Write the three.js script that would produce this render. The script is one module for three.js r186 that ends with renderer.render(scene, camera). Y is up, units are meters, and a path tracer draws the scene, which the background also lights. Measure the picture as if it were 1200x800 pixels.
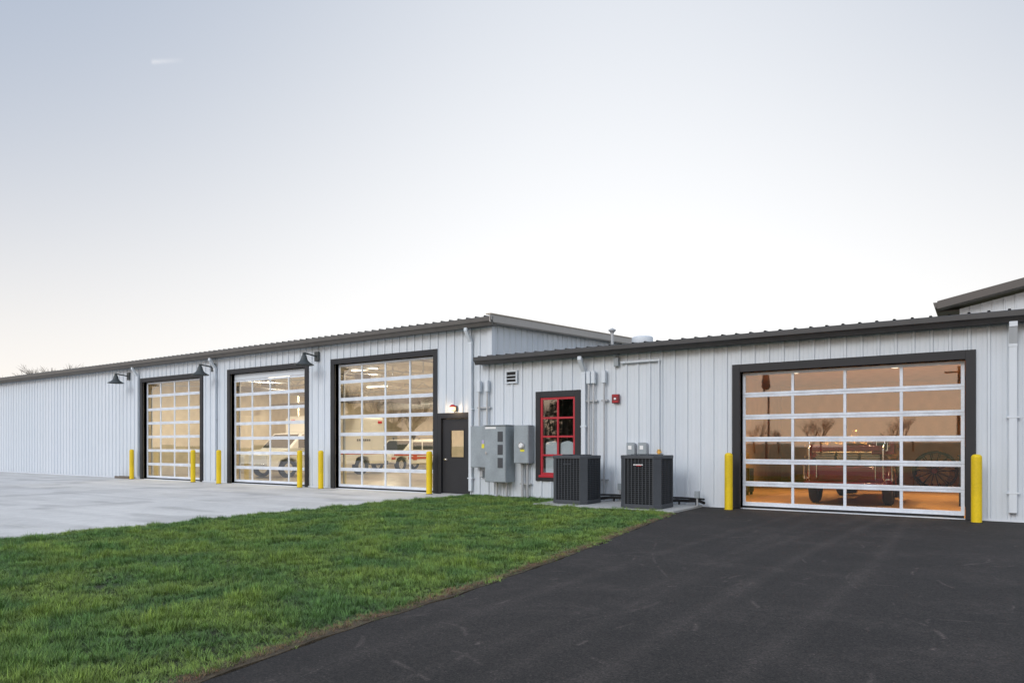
import * as THREE from 'three';
import { mergeGeometries } from 'three/addons/utils/BufferGeometryUtils.js';
import { RoundedBoxGeometry } from 'three/addons/geometries/RoundedBoxGeometry.js';
import { RectAreaLightUniformsLib } from 'three/addons/lights/RectAreaLightUniformsLib.js';

// ---------------------------------------------------------------- camera, sky, sun, exposure
// x runs along the long wall (wall face at z = 0), z towards the camera, y up, metres.
const scene = new THREE.Scene();
const FOCAL = 820, EYE = 1.4, DIST = 15.745, YAW = Math.atan2(820, 1220);
const camera = new THREE.PerspectiveCamera(2 * Math.atan(522 / FOCAL) * 180 / Math.PI, 1200 / 1044, 0.1, 3000);
camera.setViewOffset(1200, 1044, 0, 0, 1200, 800);          // a lens shifted upwards, so that verticals stay upright
camera.position.set(0, EYE, DIST);
camera.rotation.y = YAW;
scene.add(camera);

const renderer = new THREE.WebGLRenderer({ antialias: true });
renderer.setSize(1024, 682);
renderer.toneMapping = THREE.LinearToneMapping;
renderer.toneMappingExposure = 1.0;
renderer.shadowMap.enabled = true;
RectAreaLightUniformsLib.init();

const rightV = new THREE.Vector3(Math.cos(YAW), 0, -Math.sin(YAW)), fwdV = new THREE.Vector3(-Math.sin(YAW), 0, -Math.cos(YAW));
const sunAz = new THREE.Vector3(-0.12, 0, 1).normalize();                    // dusk: the sun is down behind the photographer and leaves a wide soft glow there
const paleAz = rightV.clone().multiplyScalar(0.16).add(fwdV).normalize();   // the pale part of the sky, over the buildings
const mix = (a, b, t) => a.map((v, i) => v + (b[i] - v) * t);
const smooth = (a, b, x) => { const t = Math.min(1, Math.max(0, (x - a) / (b - a))); return t * t * (3 - 2 * t); };
{
  const W = 3072, H = 1536, data = new Float32Array(W * H * 4);
  const trailA = rightV.clone().multiplyScalar((178 - 600) / FOCAL).add(fwdV).add(new THREE.Vector3(0, (522 - 72.5) / FOCAL, 0)).normalize();
  const trailB = rightV.clone().multiplyScalar((214 - 600) / FOCAL).add(fwdV).add(new THREE.Vector3(0, (522 - 70.5) / FOCAL, 0)).normalize();
  const along = trailB.clone().sub(trailA), len = along.length(); along.normalize();
  const across = new THREE.Vector3().crossVectors(along, trailA).normalize();
  for (let j = 0; j < H; j++) {
    const e = ((j + 0.5) / H - 0.5) * Math.PI, y = Math.sin(e), c = Math.cos(e);
    for (let i = 0; i < W; i++) {
      const a = ((i + 0.5) / W - 0.5) * 2 * Math.PI, x = c * Math.cos(a), z = c * Math.sin(a);
      const toward = (x * paleAz.x + z * paleAz.z) / Math.max(c, 1e-4);
      const back = 0.5 - 0.5 * toward, near = Math.exp(-Math.pow(Math.acos(Math.max(-1, Math.min(1, toward))) / 0.6, 2));
      const up = Math.max(0, e);
      const off = Math.acos(Math.max(-1, Math.min(1, (x * sunAz.x + z * sunAz.z) / Math.max(c, 1e-4))));
      const horizon = mix(mix(mix(mix([1.0, 0.985, 0.96], [1.04, 0.955, 0.84], Math.exp(-up / 0.16)), [1.2, 1.19, 1.17], near), [1.10, 1.02, 0.90], smooth(0.2, 0.85, back)), [2.15, 1.50, 0.98], Math.exp(-Math.pow(off / 0.85, 2)));
      const top = mix([0.37, 0.45, 0.59], [0.92, 1.06, 1.28], smooth(0.22, 0.75, back));
      const zen = [0.70, 0.80, 0.97];
      const upper = mix(top, zen, smooth(0.6, 1.35, up));
      const w = Math.exp(-Math.pow(up / (0.27 + 0.42 * near - 0.07 * back), 1.6));
      let col = mix(upper, horizon, w);
      const dx = x - trailA.x, dy = y - trailA.y, dz = z - trailA.z;
      const s = (dx * along.x + dy * along.y + dz * along.z) / len, q = dx * across.x + dy * across.y + dz * across.z;
      if (s > -0.02 && s < 1 && Math.abs(q) < 0.008 && toward > -0.5) col = mix(col, [0.98, 0.97, 0.98], 0.55 * (1 - 0.9 * Math.max(0, s)) * Math.exp(-Math.pow(q / 0.0015, 2)));   // a short vapour trail
      const k = (j * W + i) * 4;
      data[k] = col[0]; data[k + 1] = col[1]; data[k + 2] = col[2]; data[k + 3] = 1;
    }
  }
  const sky = new THREE.DataTexture(data, W, H, THREE.RGBAFormat, THREE.FloatType);
  sky.mapping = THREE.EquirectangularReflectionMapping; sky.magFilter = THREE.LinearFilter; sky.minFilter = THREE.LinearFilter; sky.needsUpdate = true;
  scene.background = sky; scene.environment = sky;
}
const sun = new THREE.DirectionalLight(new THREE.Color(1.0, 0.965, 0.92), 1.1);
sun.position.copy(sunAz).multiplyScalar(120).add(new THREE.Vector3(0, 60, 0));
sun.shadow.radius = 40; sun.castShadow = true;
Object.assign(sun.shadow.camera, { left: -60, right: 60, top: 40, bottom: -40, near: 1, far: 400 });
scene.add(sun, sun.target);

// ---------------------------------------------------------------- helpers
function rng(seed) { let s = seed >>> 0; return () => { s = (s + 0x6D2B79F5) | 0; let t = Math.imul(s ^ (s >>> 15), 1 | s); t = (t + Math.imul(t ^ (t >>> 7), 61 | t)) ^ t; return ((t ^ (t >>> 14)) >>> 0) / 4294967296; }; }
const used = {};
function numbered(name) { const n = used[name] = (used[name] ?? -1) + 1; return n ? `${name}_${String(n).padStart(3, '0')}` : name; }
function tag(o, label, category, group, kind) { o.userData.label = label; if (category) o.userData.category = category; if (group) o.userData.group = group; if (kind) o.userData.kind = kind; return o; }
function thing(name, label, category, pos = [0, 0, 0], turn = 0, group) {
  const o = new THREE.Group(); o.name = numbered(name); o.position.set(...pos); o.rotation.y = turn; scene.add(o);
  return tag(o, label, category, group);
}
function copyOf(src, pos, turn, label) {
  const o = src.clone(); o.userData = { ...src.userData }; o.name = numbered(src.name.replace(/_\d{3}$/, '')); o.position.set(...pos); o.rotation.y = turn; scene.add(o);
  if (label) o.userData.label = label;
  return o;
}
function structure(name, geo, mat, label) { const m = new THREE.Mesh(geo, mat); m.name = numbered(name); m.userData.kind = 'structure'; if (label) m.userData.label = label; scene.add(m); return m; }
function metreUV(g) {                                        // uv in metres, by the axis each face looks along
  const p = g.attributes.position, uv = new Float32Array(p.count * 2), a = new THREE.Vector3(), b = new THREE.Vector3(), c = new THREE.Vector3();
  for (let i = 0; i < p.count; i += 3) {
    a.fromBufferAttribute(p, i); b.fromBufferAttribute(p, i + 1); c.fromBufferAttribute(p, i + 2);
    const n = b.clone().sub(a).cross(c.clone().sub(a)), nx = Math.abs(n.x), ny = Math.abs(n.y), nz = Math.abs(n.z);
    [a, b, c].forEach((v, k) => { const q = ny >= nx && ny >= nz ? [v.x, v.z] : nx >= nz ? [v.z, v.y] : [v.x, v.y]; uv[(i + k) * 2] = q[0]; uv[(i + k) * 2 + 1] = q[1]; });
  }
  g.setAttribute('uv', new THREE.BufferAttribute(uv, 2)); return g;
}
function plain(g) { g = g.index ? g.toNonIndexed() : g; for (const k of Object.keys(g.attributes)) if (!['position', 'normal', 'uv'].includes(k)) g.deleteAttribute(k); if (!g.attributes.normal) g.computeVertexNormals(); return g; }
class GB {
  constructor() { this.l = []; }
  add(g) { this.l.push(plain(g)); return this; }
  box(x0, x1, y0, y1, z0, z1, r = 0) {
    const w = Math.abs(x1 - x0), h = Math.abs(y1 - y0), d = Math.abs(z1 - z0), m = Math.min(w, h, d) * 0.45;
    const g = r > 0 ? new RoundedBoxGeometry(w, h, d, 1, Math.min(r, m)) : new THREE.BoxGeometry(w, h, d);
    return this.add(g.translate((x0 + x1) / 2, (y0 + y1) / 2, (z0 + z1) / 2));
  }
  bar(p, q, w, h = w) {                                       // a square bar from p to q
    const a = new THREE.Vector3(...p), b = new THREE.Vector3(...q), d = b.clone().sub(a), g = new THREE.BoxGeometry(w, h, d.length());
    const m = new THREE.Matrix4().lookAt(a, b, Math.abs(d.y) > 0.95 * d.length() ? new THREE.Vector3(0, 0, 1) : new THREE.Vector3(0, 1, 0));
    return this.add(g.applyMatrix4(m).translate(...a.add(b).multiplyScalar(0.5).toArray()));
  }
  cyl(p, q, r0, r1 = r0, n = 12, open = false) {
    const a = new THREE.Vector3(...p), b = new THREE.Vector3(...q), d = b.clone().sub(a), g = new THREE.CylinderGeometry(r1, r0, d.length(), n, 1, open);
    return this.add(g.applyQuaternion(new THREE.Quaternion().setFromUnitVectors(new THREE.Vector3(0, 1, 0), d.normalize())).translate(...a.add(b).multiplyScalar(0.5).toArray()));
  }
  tube(pts, r, seg = 24, n = 8) { return this.add(new THREE.TubeGeometry(new THREE.CatmullRomCurve3(pts.map(p => new THREE.Vector3(...p)), false, 'catmullrom', 0.15), seg, r, n)); }
  lathe(pts, pos = [0, 0, 0], n = 24) { return this.add(new THREE.LatheGeometry(pts.map(p => new THREE.Vector2(...p)), n).translate(...pos)); }
  torus(R, r, pos, n = 32, m = 8, arc) { return this.add(new THREE.TorusGeometry(R, r, m, n, arc).translate(...pos)); }
  prismX(poly, x0, x1) {                                      // a profile of [z, y] points drawn out along x
    const s = new THREE.Shape(poly.map(([z, y]) => new THREE.Vector2(-z, y))), g = new THREE.ExtrudeGeometry(s, { depth: x1 - x0, bevelEnabled: false });
    return this.add(g.rotateY(Math.PI / 2).translate(x0, 0, 0));
  }
  prismZ(poly, z0, z1, bevel = 0) {                           // a profile of [x, y] points drawn out along z
    const s = new THREE.Shape(poly.map(p => new THREE.Vector2(...p)));
    return this.add(new THREE.ExtrudeGeometry(s, { depth: z1 - z0 - 2 * bevel, bevelEnabled: bevel > 0, bevelSize: bevel, bevelThickness: bevel, bevelOffset: -bevel, bevelSegments: 2 }).translate(0, 0, z0 + bevel));
  }
  geo() { return metreUV(mergeGeometries(this.l.map(g => { if (!g.attributes.uv) metreUV(g); return g; }))); }
  build(name, mat, parent) { const m = new THREE.Mesh(this.geo(), mat); m.name = name; parent.add(m); return m; }
  top(name, mat, label, category, group) { const m = this.build(numbered(name), mat, scene); return tag(m, label, category, group); }
}
const part = (name, mat, parent, f) => { const g = new GB(); f(g); return g.build(name, mat, parent); };

// value noise that tiles
function tileNoise(seed, n) {
  const r = rng(seed), t = new Float32Array(n * n).map(() => r());
  return (x, y) => {                                          // x, y in 0..1, period 1
    const u = ((x % 1) + 1) % 1 * n, v = ((y % 1) + 1) % 1 * n, i = Math.floor(u), j = Math.floor(v), f = u - i, g = v - j;
    const s = f * f * (3 - 2 * f), q = g * g * (3 - 2 * g), i1 = (i + 1) % n, j1 = (j + 1) % n, a = i % n, b = j % n;
    return (t[b * n + a] * (1 - s) + t[b * n + i1] * s) * (1 - q) + (t[j1 * n + a] * (1 - s) + t[j1 * n + i1] * s) * q;
  };
}
function dataTex(n, fn, srgb, metres) {
  const d = new Uint8Array(n * n * 4);
  for (let j = 0; j < n; j++) for (let i = 0; i < n; i++) { const c = fn(i / n, j / n, i, j), k = (j * n + i) * 4; for (let q = 0; q < 3; q++) d[k + q] = Math.max(0, Math.min(255, (typeof c === 'number' ? c : c[q]) * 255)); d[k + 3] = 255; }
  const t = new THREE.DataTexture(d, n, n); t.wrapS = t.wrapT = THREE.RepeatWrapping; t.magFilter = THREE.LinearFilter; t.minFilter = THREE.LinearMipmapLinearFilter; t.generateMipmaps = true;
  if (srgb) t.colorSpace = THREE.SRGBColorSpace; t.repeat.set(1 / metres, 1 / metres); t.needsUpdate = true; return t;
}
const rgb = (r, g, b) => new THREE.Color().setRGB(r, g, b);
const std = (r, g, b, roughness = 0.6, extra = {}) => new THREE.MeshStandardMaterial({ color: rgb(r, g, b), roughness, metalness: 0, ...extra });
const n4 = tileNoise(1, 4), n8 = tileNoise(2, 8), n16 = tileNoise(3, 16), n32 = tileNoise(4, 32), n64 = tileNoise(5, 64), n128 = tileNoise(6, 128), n256 = tileNoise(7, 256);
const grainTex = dataTex(512, (x, y) => 0.86 + 0.07 * n8(x, y) + 0.05 * n64(x, y) + 0.04 * n256(x, y), true, 1.7);
const grainBump = dataTex(512, (x, y) => 0.5 * n64(x, y) + 0.5 * n256(x, y), false, 0.9);
const streakTex = dataTex(512, (x, y) => { const s = n128(x, y * 0.04) * 0.4 + n64(x * 1, y * 0.12) * 0.35 + n16(x, y) * 0.25; const v = 0.955 + 0.03 * s + 0.012 * n256(x, y); return [v, v, v * 0.998]; }, true, 3.1);
const rollBump = dataTex(256, (x, y) => 0.6 * n4(x, y) + 0.4 * n8(x, y * 0.5), false, 1.1);   // the slight waviness of rolled sheet

const M = {
  wall: [0, 1, 2].map(k => std(0.665 - 0.012 * k, 0.715 - 0.010 * k, 0.77 - 0.008 * k, 0.55, { map: streakTex, bumpMap: rollBump, bumpScale: 0.003 })),
  trimWhite: std(0.67, 0.725, 0.785, 0.45, { map: streakTex }),
  dark: std(0.016, 0.017, 0.021, 0.6, { map: grainTex }),
  gutter: std(0.052, 0.052, 0.054, 0.5, { map: grainTex }),
  gutterBrown: std(0.105, 0.098, 0.090, 0.5, { map: grainTex }),
  flashing: std(0.46, 0.40, 0.32, 0.5, { map: streakTex }),
  rake: std(0.42, 0.40, 0.375, 0.5, { map: streakTex }),
  roof: std(0.16, 0.155, 0.145, 0.5, { map: streakTex }),
  brown: std(0.11, 0.098, 0.09, 0.6, { map: streakTex }),
  alu: std(0.76, 0.82, 0.90, 0.45, { map: grainTex }),
  galv: std(0.50, 0.52, 0.54, 0.42, { map: grainTex, metalness: 0.3 }),
  boxGrey: std(0.33, 0.375, 0.405, 0.45, { map: grainTex }),
  boxDark: std(0.05, 0.062, 0.075, 0.6),
  acGrey: std(0.062, 0.070, 0.083, 0.55, { map: grainTex }),
  acDark: std(0.022, 0.025, 0.029, 0.8), acFin: std(0.055, 0.062, 0.074, 0.6),
  yellow: std(0.84, 0.60, 0.004, 0.55, { map: grainTex }),
  red: std(0.50, 0.018, 0.035, 0.4, { map: grainTex }),
  alarmRed: std(0.20, 0.012, 0.018, 0.5),
  black: std(0.012, 0.012, 0.013, 0.7),
  rubber: std(0.018, 0.018, 0.019, 0.85),
  chrome: new THREE.MeshStandardMaterial({ color: rgb(0.75, 0.76, 0.78), metalness: 1, roughness: 0.18 }),
  brass: new THREE.MeshStandardMaterial({ color: rgb(0.72, 0.46, 0.14), metalness: 1, roughness: 0.3 }),
  label: std(0.8, 0.8, 0.8, 0.5), yellowLabel: std(0.75, 0.68, 0.05, 0.5), violetLabel: std(0.45, 0.40, 0.62, 0.5), redLabel: std(0.55, 0.02, 0.03, 0.5),
  lamp: std(0.050, 0.060, 0.062, 0.5, { map: grainTex }),
  cream: std(0.68, 0.60, 0.46, 0.75, { map: grainTex }),
  tan: std(0.60, 0.43, 0.26, 0.75, { map: grainTex }),
  ceiling: std(0.74, 0.70, 0.62, 0.8, { map: grainTex }),
  floor: std(0.42, 0.36, 0.28, 0.28, { map: grainTex }),
  floorWood: std(0.58, 0.33, 0.13, 0.35, { map: grainTex }),
  vehicle: std(0.78, 0.76, 0.72, 0.3), vehicleRed: std(0.52, 0.07, 0.03, 0.35), engineRed: std(0.15, 0.009, 0.015, 0.22),
  darkGlass: new THREE.MeshPhysicalMaterial({ color: rgb(0.02, 0.025, 0.03), roughness: 0.06, metalness: 0, specularIntensity: 1 }),
  glass: new THREE.MeshPhysicalMaterial({ color: rgb(0.90, 0.92, 0.91), transmission: 1, thickness: 0, roughness: 0.015, ior: 2.3 }),
  curtain: std(0.55, 0.62, 0.66, 0.9),
  wood: std(0.30, 0.17, 0.07, 0.6), straw: std(0.34, 0.27, 0.17, 0.9),
  bark: std(0.12, 0.09, 0.065, 0.95), steelDark: std(0.10, 0.10, 0.11, 0.5),
};
const warm = new THREE.Color(1.0, 0.86, 0.64);
const glow = k => new THREE.MeshStandardMaterial({ color: rgb(0.8, 0.75, 0.65), emissive: warm, emissiveIntensity: k, roughness: 0.6 });

// ---------------------------------------------------------------- ground, apron, drive, lawn base
const lawnLeft = z => -12.16 + 0.18 * Math.exp(-z / 1.2) + 0.04 * Math.sin(z * 1.7) + 0.02 * Math.sin(z * 5.3);
const EDGE = [[-0.5, -5.5], [0.43, -5.42], [2.15, -5.20], [5.12, -4.78], [7.0, -4.48], [8.4, -4.31], [10.26, -4.11], [11.4, -4.04], [12.26, -3.99], [12.92, -3.90], [13.4, -3.83], [16, -3.55], [22, -3.1], [40, -2.5]];
function driveEdge(z) { for (let i = 1; i < EDGE.length; i++) if (z <= EDGE[i][0]) { const [a, p] = EDGE[i - 1], [b, q] = EDGE[i]; return p + (q - p) * (z - a) / (b - a); } return -2.5; }
{
  const fieldTex = dataTex(512, (x, y) => { const v = 0.5 * n8(x, y) + 0.3 * n32(x, y) + 0.2 * n128(x, y); return [0.40 + 0.14 * v, 0.40 + 0.12 * v, 0.26 + 0.08 * v]; }, true, 37);
  const g = new THREE.PlaneGeometry(1600, 1600).rotateX(-Math.PI / 2).translate(0, -0.06, 0); 
  structure('ground', metreUV(plain(g)), new THREE.MeshStandardMaterial({ map: fieldTex, roughness: 1 }), 'open grass field round the buildings');
}
function sheet(rows, y) {                                    // rows: [z, xLeft, xRight], top surface and a skirt
  const pos = [];
  for (let i = 1; i < rows.length; i++) { const [z0, a0, b0] = rows[i - 1], [z1, a1, b1] = rows[i]; pos.push(a0, y, z0, a1, y, z1, b1, y, z1, a0, y, z0, b1, y, z1, b0, y, z0); pos.push(a0, y, z0, a0, y - 0.12, z0, a1, y - 0.12, z1, a0, y, z0, a1, y - 0.12, z1, a1, y, z1); pos.push(b0, y, z0, b1, y, z1, b1, y - 0.12, z1, b0, y, z0, b1, y - 0.12, z1, b0, y - 0.12, z0); }
  const g = new THREE.BufferGeometry(); g.setAttribute('position', new THREE.Float32BufferAttribute(pos, 3)); g.computeVertexNormals(); return metreUV(g);
}
{ // new asphalt: grain, tyre tracks, pale scuffs
  const N = 2048, S = 16, wear = new Float32Array(N * N), r = rng(77);
  const stroke = (x0, z0, x1, z1, wd, amt, broken, bend = 0) => {
    const L = Math.hypot(x1 - x0, z1 - z0), steps = Math.ceil(L / 0.005), ox = -(z1 - z0) / L, oz = (x1 - x0) / L, ph = r() * 10;
    for (let s = 0; s <= steps; s++) {
      const t = s / steps, b = Math.sin(t * Math.PI) * bend, x = x0 + (x1 - x0) * t + ox * b, z = z0 + (z1 - z0) * t + oz * b;
      const gate = broken ? smooth(0.30, 0.55, n64(t * L * 0.12 + ph, ph)) : 1;
      const K = Math.ceil(wd / 2 / S * N);
      for (let k = -K; k <= K; k++) {
        const px = Math.floor(((x + ox * k / N * S) / S + 8) * N) % N, pz = Math.floor(((z + oz * k / N * S) / S + 8) * N) % N;
        wear[((pz + N) % N) * N + (px + N) % N] = Math.max(wear[((pz + N) % N) * N + (px + N) % N], amt * gate * (1 - Math.abs(k) / (K + 1)) * (0.35 + 0.65 * r()));
      }
    }
  };
  for (let i = 0; i < 260; i++) { const x = -4.6 + 7.5 * r(), z = 1 + 12.5 * r(), a = r() < 0.6 ? (r() - 0.5) * 0.5 + Math.PI / 2 : r() * Math.PI, L = 0.08 + 0.8 * r() * r(); stroke(x, z, x + Math.cos(a) * L, z + Math.sin(a) * L, 0.012 + 0.03 * r(), 0.22 + 0.3 * r(), true, (r() - 0.5) * 0.3 * L); }
  for (const [x, z, x1, z1, wd, a, b] of [[-3.3, 12.35, -2.75, 12.55, 0.035, 0.5, 0], [-2.9, 12.0, -2.65, 12.15, 0.06, 0.32, 0], [-1.45, 12.0, -1.2, 12.6, 0.03, 0.5, 0.03], [-3.9, 6.2, -2.8, 8.6, 0.02, 0.4, 0.1], [-2.6, 8.9, -1.8, 8.6, 0.03, 0.3, 0.1], [-1.9, 4.5, -0.4, 4.35, 0.06, 0.22, 0], [-3.2, 3.6, -2.2, 3.9, 0.03, 0.3, 0.05], [-3.4, 5.3, -2.9, 4.7, 0.03, 0.4, 0], [-2.3, 2.6, 0.3, 2.5, 0.05, 0.2, 0], [-1.0, 6.6, -0.9, 8.4, 0.02, 0.3, 0.25], [-2.7, 10.8, -2.4, 9.6, 0.05, 0.3, 0.1], [0.4, 4.2, 1.4, 6.0, 0.03, 0.25, 0.1], [-0.6, 9.2, 0.2, 9.0, 0.02, 0.35, 0.02]]) stroke(x, z, x1, z1, wd, a, true, b);
  for (const [x, bend, amt] of [[-3.1, 0.25, 0.15], [-1.55, 0.25, 0.20], [-2.75, -0.2, 0.13], [-1.2, -0.25, 0.17], [-1.9, 0.5, 0.12]]) stroke(x, 0.4, x - 0.3, 15.5, 0.26, amt, false, bend);
  const dust = tileNoise(31, 256), mottle = tileNoise(32, 24);
  const tex = dataTex(N, (x, y, i, j) => { const fine = r(), m = 0.55 * mottle(x, y) + 0.45 * n64(x, y); let v = 0.104 + 0.05 * m + 0.15 * (fine - 0.5) + 0.03 * dust(x * 2, y * 2) + 0.52 * wear[j * N + i] * (0.35 + 0.65 * dust(x * 4, y * 4)) + 0.05 * smooth(0.55, 0.8, n32(x, y)) * n256(x, y); if (fine > 0.9975) v += 0.16; return [v * 1.09, v * 0.985, v * 0.93]; }, true, S);
  const bump = dataTex(1024, () => r(), false, 3.0);
  const rows = []; for (let z = -0.04; z <= 40; z += z < 16 ? 0.25 : 2) rows.push([z, driveEdge(z) + 0.025 * Math.sin(z * 3.1) + 0.02 * Math.sin(z * 7.7 + 1), 16]);
  structure('asphalt_drive', sheet(rows, 0), new THREE.MeshStandardMaterial({ map: tex, bumpMap: bump, bumpScale: 0.006, roughness: 0.9 }), 'new black asphalt drive with pale scuffs');
}
{ // concrete apron, poured in separate slabs with open joints
  const tex = k => dataTex(1024, (x, y) => { const band = n32(y * 1 + k * 0.3, 0.3), v = 0.725 + 0.055 * band + 0.045 * n8(x + k * 0.37, y) + 0.035 * n64(x, y) + 0.03 * (n256(x, y) - 0.5) - 0.07 * smooth(0.66, 0.9, n16(x * 0.5 + k * 0.21, y)); return [v, v * 0.988, v * 0.972]; }, true, 9.3);
  const mats = [0, 1, 2].map(k => new THREE.MeshStandardMaterial({ map: tex(k), roughness: 0.8, bumpMap: grainBump, bumpScale: 0.002, color: rgb(1 - 0.03 * k, 1 - 0.028 * k, 1 - 0.022 * k) }));
  const apron = new THREE.Group(); apron.name = 'concrete_apron'; apron.userData = { kind: 'structure', label: 'pale concrete apron in front of the tall overhead doors' }; scene.add(apron);
  const r = rng(5); let bed = [];
  for (let a = 0; a < 8; a++) for (let b = 0; b < 5; b++) {
    const x1 = -12.1 - a * 5.6, x0 = x1 - 5.588, z0 = 0.0 + b * 5.2, z1 = z0 + 5.188;
    const m = new THREE.Mesh(metreUV(plain(new RoundedBoxGeometry(x1 - x0, 0.14, z1 - z0, 1, 0.006).translate((x0 + x1) / 2, -0.07, (z0 + z1) / 2))), mats[Math.floor(r() * 3)]);
    m.name = 'slab'; m.position.y = (r() - 0.5) * 0.003; apron.add(m);
  }
  structure('apron_bed', sheet([[-0.02, -57, -12.05], [26.2, -57, -12.05]], -0.03), std(0.10, 0.095, 0.09, 0.95), 'dark joint filler bed below the concrete apron');
}
{
  const soil = dataTex(512, (x, y) => { const v = 0.5 * n16(x, y) + 0.5 * n128(x, y); return [0.11 + 0.08 * v, 0.14 + 0.07 * v, 0.06 + 0.04 * v]; }, true, 3);
  const rows = []; for (let z = 0; z <= 24; z += 0.25) rows.push([z, lawnLeft(z) - 0.02, driveEdge(z) - 0.03]);
  structure('lawn_soil', sheet(rows, -0.012), new THREE.MeshStandardMaterial({ map: soil, roughness: 1 }), 'dark soil under the lawn');
  const dirt = dataTex(512, (x, y) => { const v = 0.4 * n32(x, y) + 0.6 * n256(x, y); return [0.19 + 0.24 * v, 0.17 + 0.20 * v, 0.135 + 0.15 * v]; }, true, 1.3);
  const rows2 = []; for (let z = 1.7; z <= 24; z += 0.12) { const e = driveEdge(z); rows2.push([z, e - 0.08 - 0.09 * n64(z * 0.083, 0.2) - 0.07 * smooth(0.5, 0.8, n16(z * 0.11, 0.6)), e + 0.012 * Math.sin(z * 9)]); }
  structure('dirt_verge', sheet(rows2, 0.006), new THREE.MeshStandardMaterial({ map: dirt, roughness: 1, bumpMap: grainBump, bumpScale: 0.01 }), 'strip of bare brown dirt between the lawn and the drive');
}
{ // grass: tufts of bent blades
  const r = rng(11);
  function tuft(n, spread) {
    const pos = [], nor = [];
    for (let b = 0; b < n; b++) {
      const a = r() * 6.283, q = Math.sqrt(r()) * spread, x = Math.cos(a) * q, z = Math.sin(a) * q, dir = a + (r() - 0.5) * 2.2, h = 0.55 + 0.6 * r(), lean = 0.2 + 0.75 * r() * r() + 0.25 * q / spread, w = 0.030 + 0.022 * r();
      const dx = Math.cos(dir), dz = Math.sin(dir), tx = -dz, tz = dx, P = [];
      for (let s = 0; s <= 3; s++) { const t = s / 3, f = lean * t * t * h, y = h * (t - 0.22 * lean * t * t), ww = w * (1 - Math.pow(t, 1.6)) + 0.001; P.push([[x + dx * f - tx * ww, y, z + dz * f - tz * ww], [x + dx * f + tx * ww, y, z + dz * f + tz * ww]]); }
      for (let s = 0; s < 3; s++) { const [a0, b0] = P[s], [a1, b1] = P[s + 1]; pos.push(...a0, ...b0, ...b1); if (s < 2) pos.push(...a0, ...b1, ...a1); for (let k = 0; k < (s < 2 ? 6 : 3); k++) nor.push(-dx * 0.5, 0.75, -dz * 0.5); }
    }
    const g = new THREE.BufferGeometry(); g.setAttribute('position', new THREE.Float32BufferAttribute(pos, 3)); g.setAttribute('normal', new THREE.Float32BufferAttribute(nor, 3)); return g;
  }
  const bladeMat = new THREE.MeshPhysicalMaterial({ color: rgb(1, 1, 1), roughness: 0.75, transmission: 0.3, thickness: 0, ior: 1.3, side: THREE.DoubleSide });
  const clump = tileNoise(21, 90), clump2 = tileNoise(22, 28), clump3 = tileNoise(23, 200);
  const kinds = [tuft(20, 0.55), tuft(24, 0.7), tuft(15, 0.42)], spots = kinds.map(() => []), dry = [];
  const step = 0.043;
  for (let z = 0.04; z < 17; z += step) for (let x = -12.3; x < -3.3; x += step) {
    const px = x + (r() - 0.5) * step * 1.5, pz = z + (r() - 0.5) * step * 1.5, eL = lawnLeft(pz), eR = driveEdge(pz) - 0.015 - 0.075 * n64(pz * 0.083, 0.2) - 0.06 * smooth(0.5, 0.8, n16(pz * 0.11, 0.6)) - 0.03 * n256(pz * 0.2, 0.4);
    const keep = r(), pick = r(), turn = r() * 6.283, k1 = r(), k2 = r(), k3 = r(), k4 = r();
    if (px < eL - 0.03 * k1 || px > eR + 0.09 * k2 * k2 * k2) continue;
    if (pz < 1.72 && px > -8.7 + 0.1 * k1) continue;         // the condenser pad
    if (pz < 1.95 && px > -5.5) continue;
    const c = 0.45 * clump(px / 12, pz / 12) + 0.35 * clump2(px / 12, pz / 12) + 0.2 * clump3(px / 12, pz / 12), edge = Math.min(1, (eR - px) / 0.5);
    if (keep > 0.45 + 1.15 * c) continue;
    const h = (0.026 + 0.23 * Math.max(0, c - 0.2) * c + 0.032 * k3 * k3) * (0.55 + 0.45 * Math.max(0, edge)) * (0.9 + 0.35 * (k4 > 0.97 ? 1 : 0));
    const lime = Math.max(0, Math.min(1, 0.5 + 1.6 * (clump2(pz / 12 + 0.4, px / 12) - 0.5) + 0.5 * (k1 - 0.5))), v = 0.58 + 0.85 * k2 * k2 + 0.22 * c;
    spots[Math.floor(pick * 3)].push([px, pz, h, turn, [(0.128 + 0.12 * lime) * v, (0.248 + 0.10 * lime) * v, (0.068 + 0.004 * lime) * v]]);
  }
  for (let i = 0; i < 4200; i++) { const z = 1.9 + 15 * r(), x = driveEdge(z) - 0.02 - 0.2 * r() * r() - 0.03; dry.push([x, z, 0.018 + 0.03 * r(), r() * 6.283, [0.30 * (0.6 + 0.6 * r()), 0.20 * (0.6 + 0.6 * r()), 0.10]]); }
  const lawn = new THREE.Group(); lawn.name = 'lawn'; lawn.userData = { kind: 'stuff', label: 'green mown lawn between the concrete apron and the asphalt drive', category: 'grass' }; scene.add(lawn);
  const m4 = new THREE.Matrix4(), q4 = new THREE.Quaternion(), e4 = new THREE.Euler(), col = new THREE.Color();
  function plant(name, geo, list) {
    const im = new THREE.InstancedMesh(geo, bladeMat, list.length); im.name = name;
    list.forEach(([x, z, h, t, c], i) => { e4.set((n128(x, z) - 0.5) * 0.5, t, (n128(z, x) - 0.5) * 0.5); q4.setFromEuler(e4); m4.compose(new THREE.Vector3(x, -0.012, z), q4, new THREE.Vector3(0.055 + 0.25 * h, h, 0.055 + 0.25 * h)); im.setMatrixAt(i, m4); im.setColorAt(i, col.setRGB(...c)); });
    lawn.add(im);
  }
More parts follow.
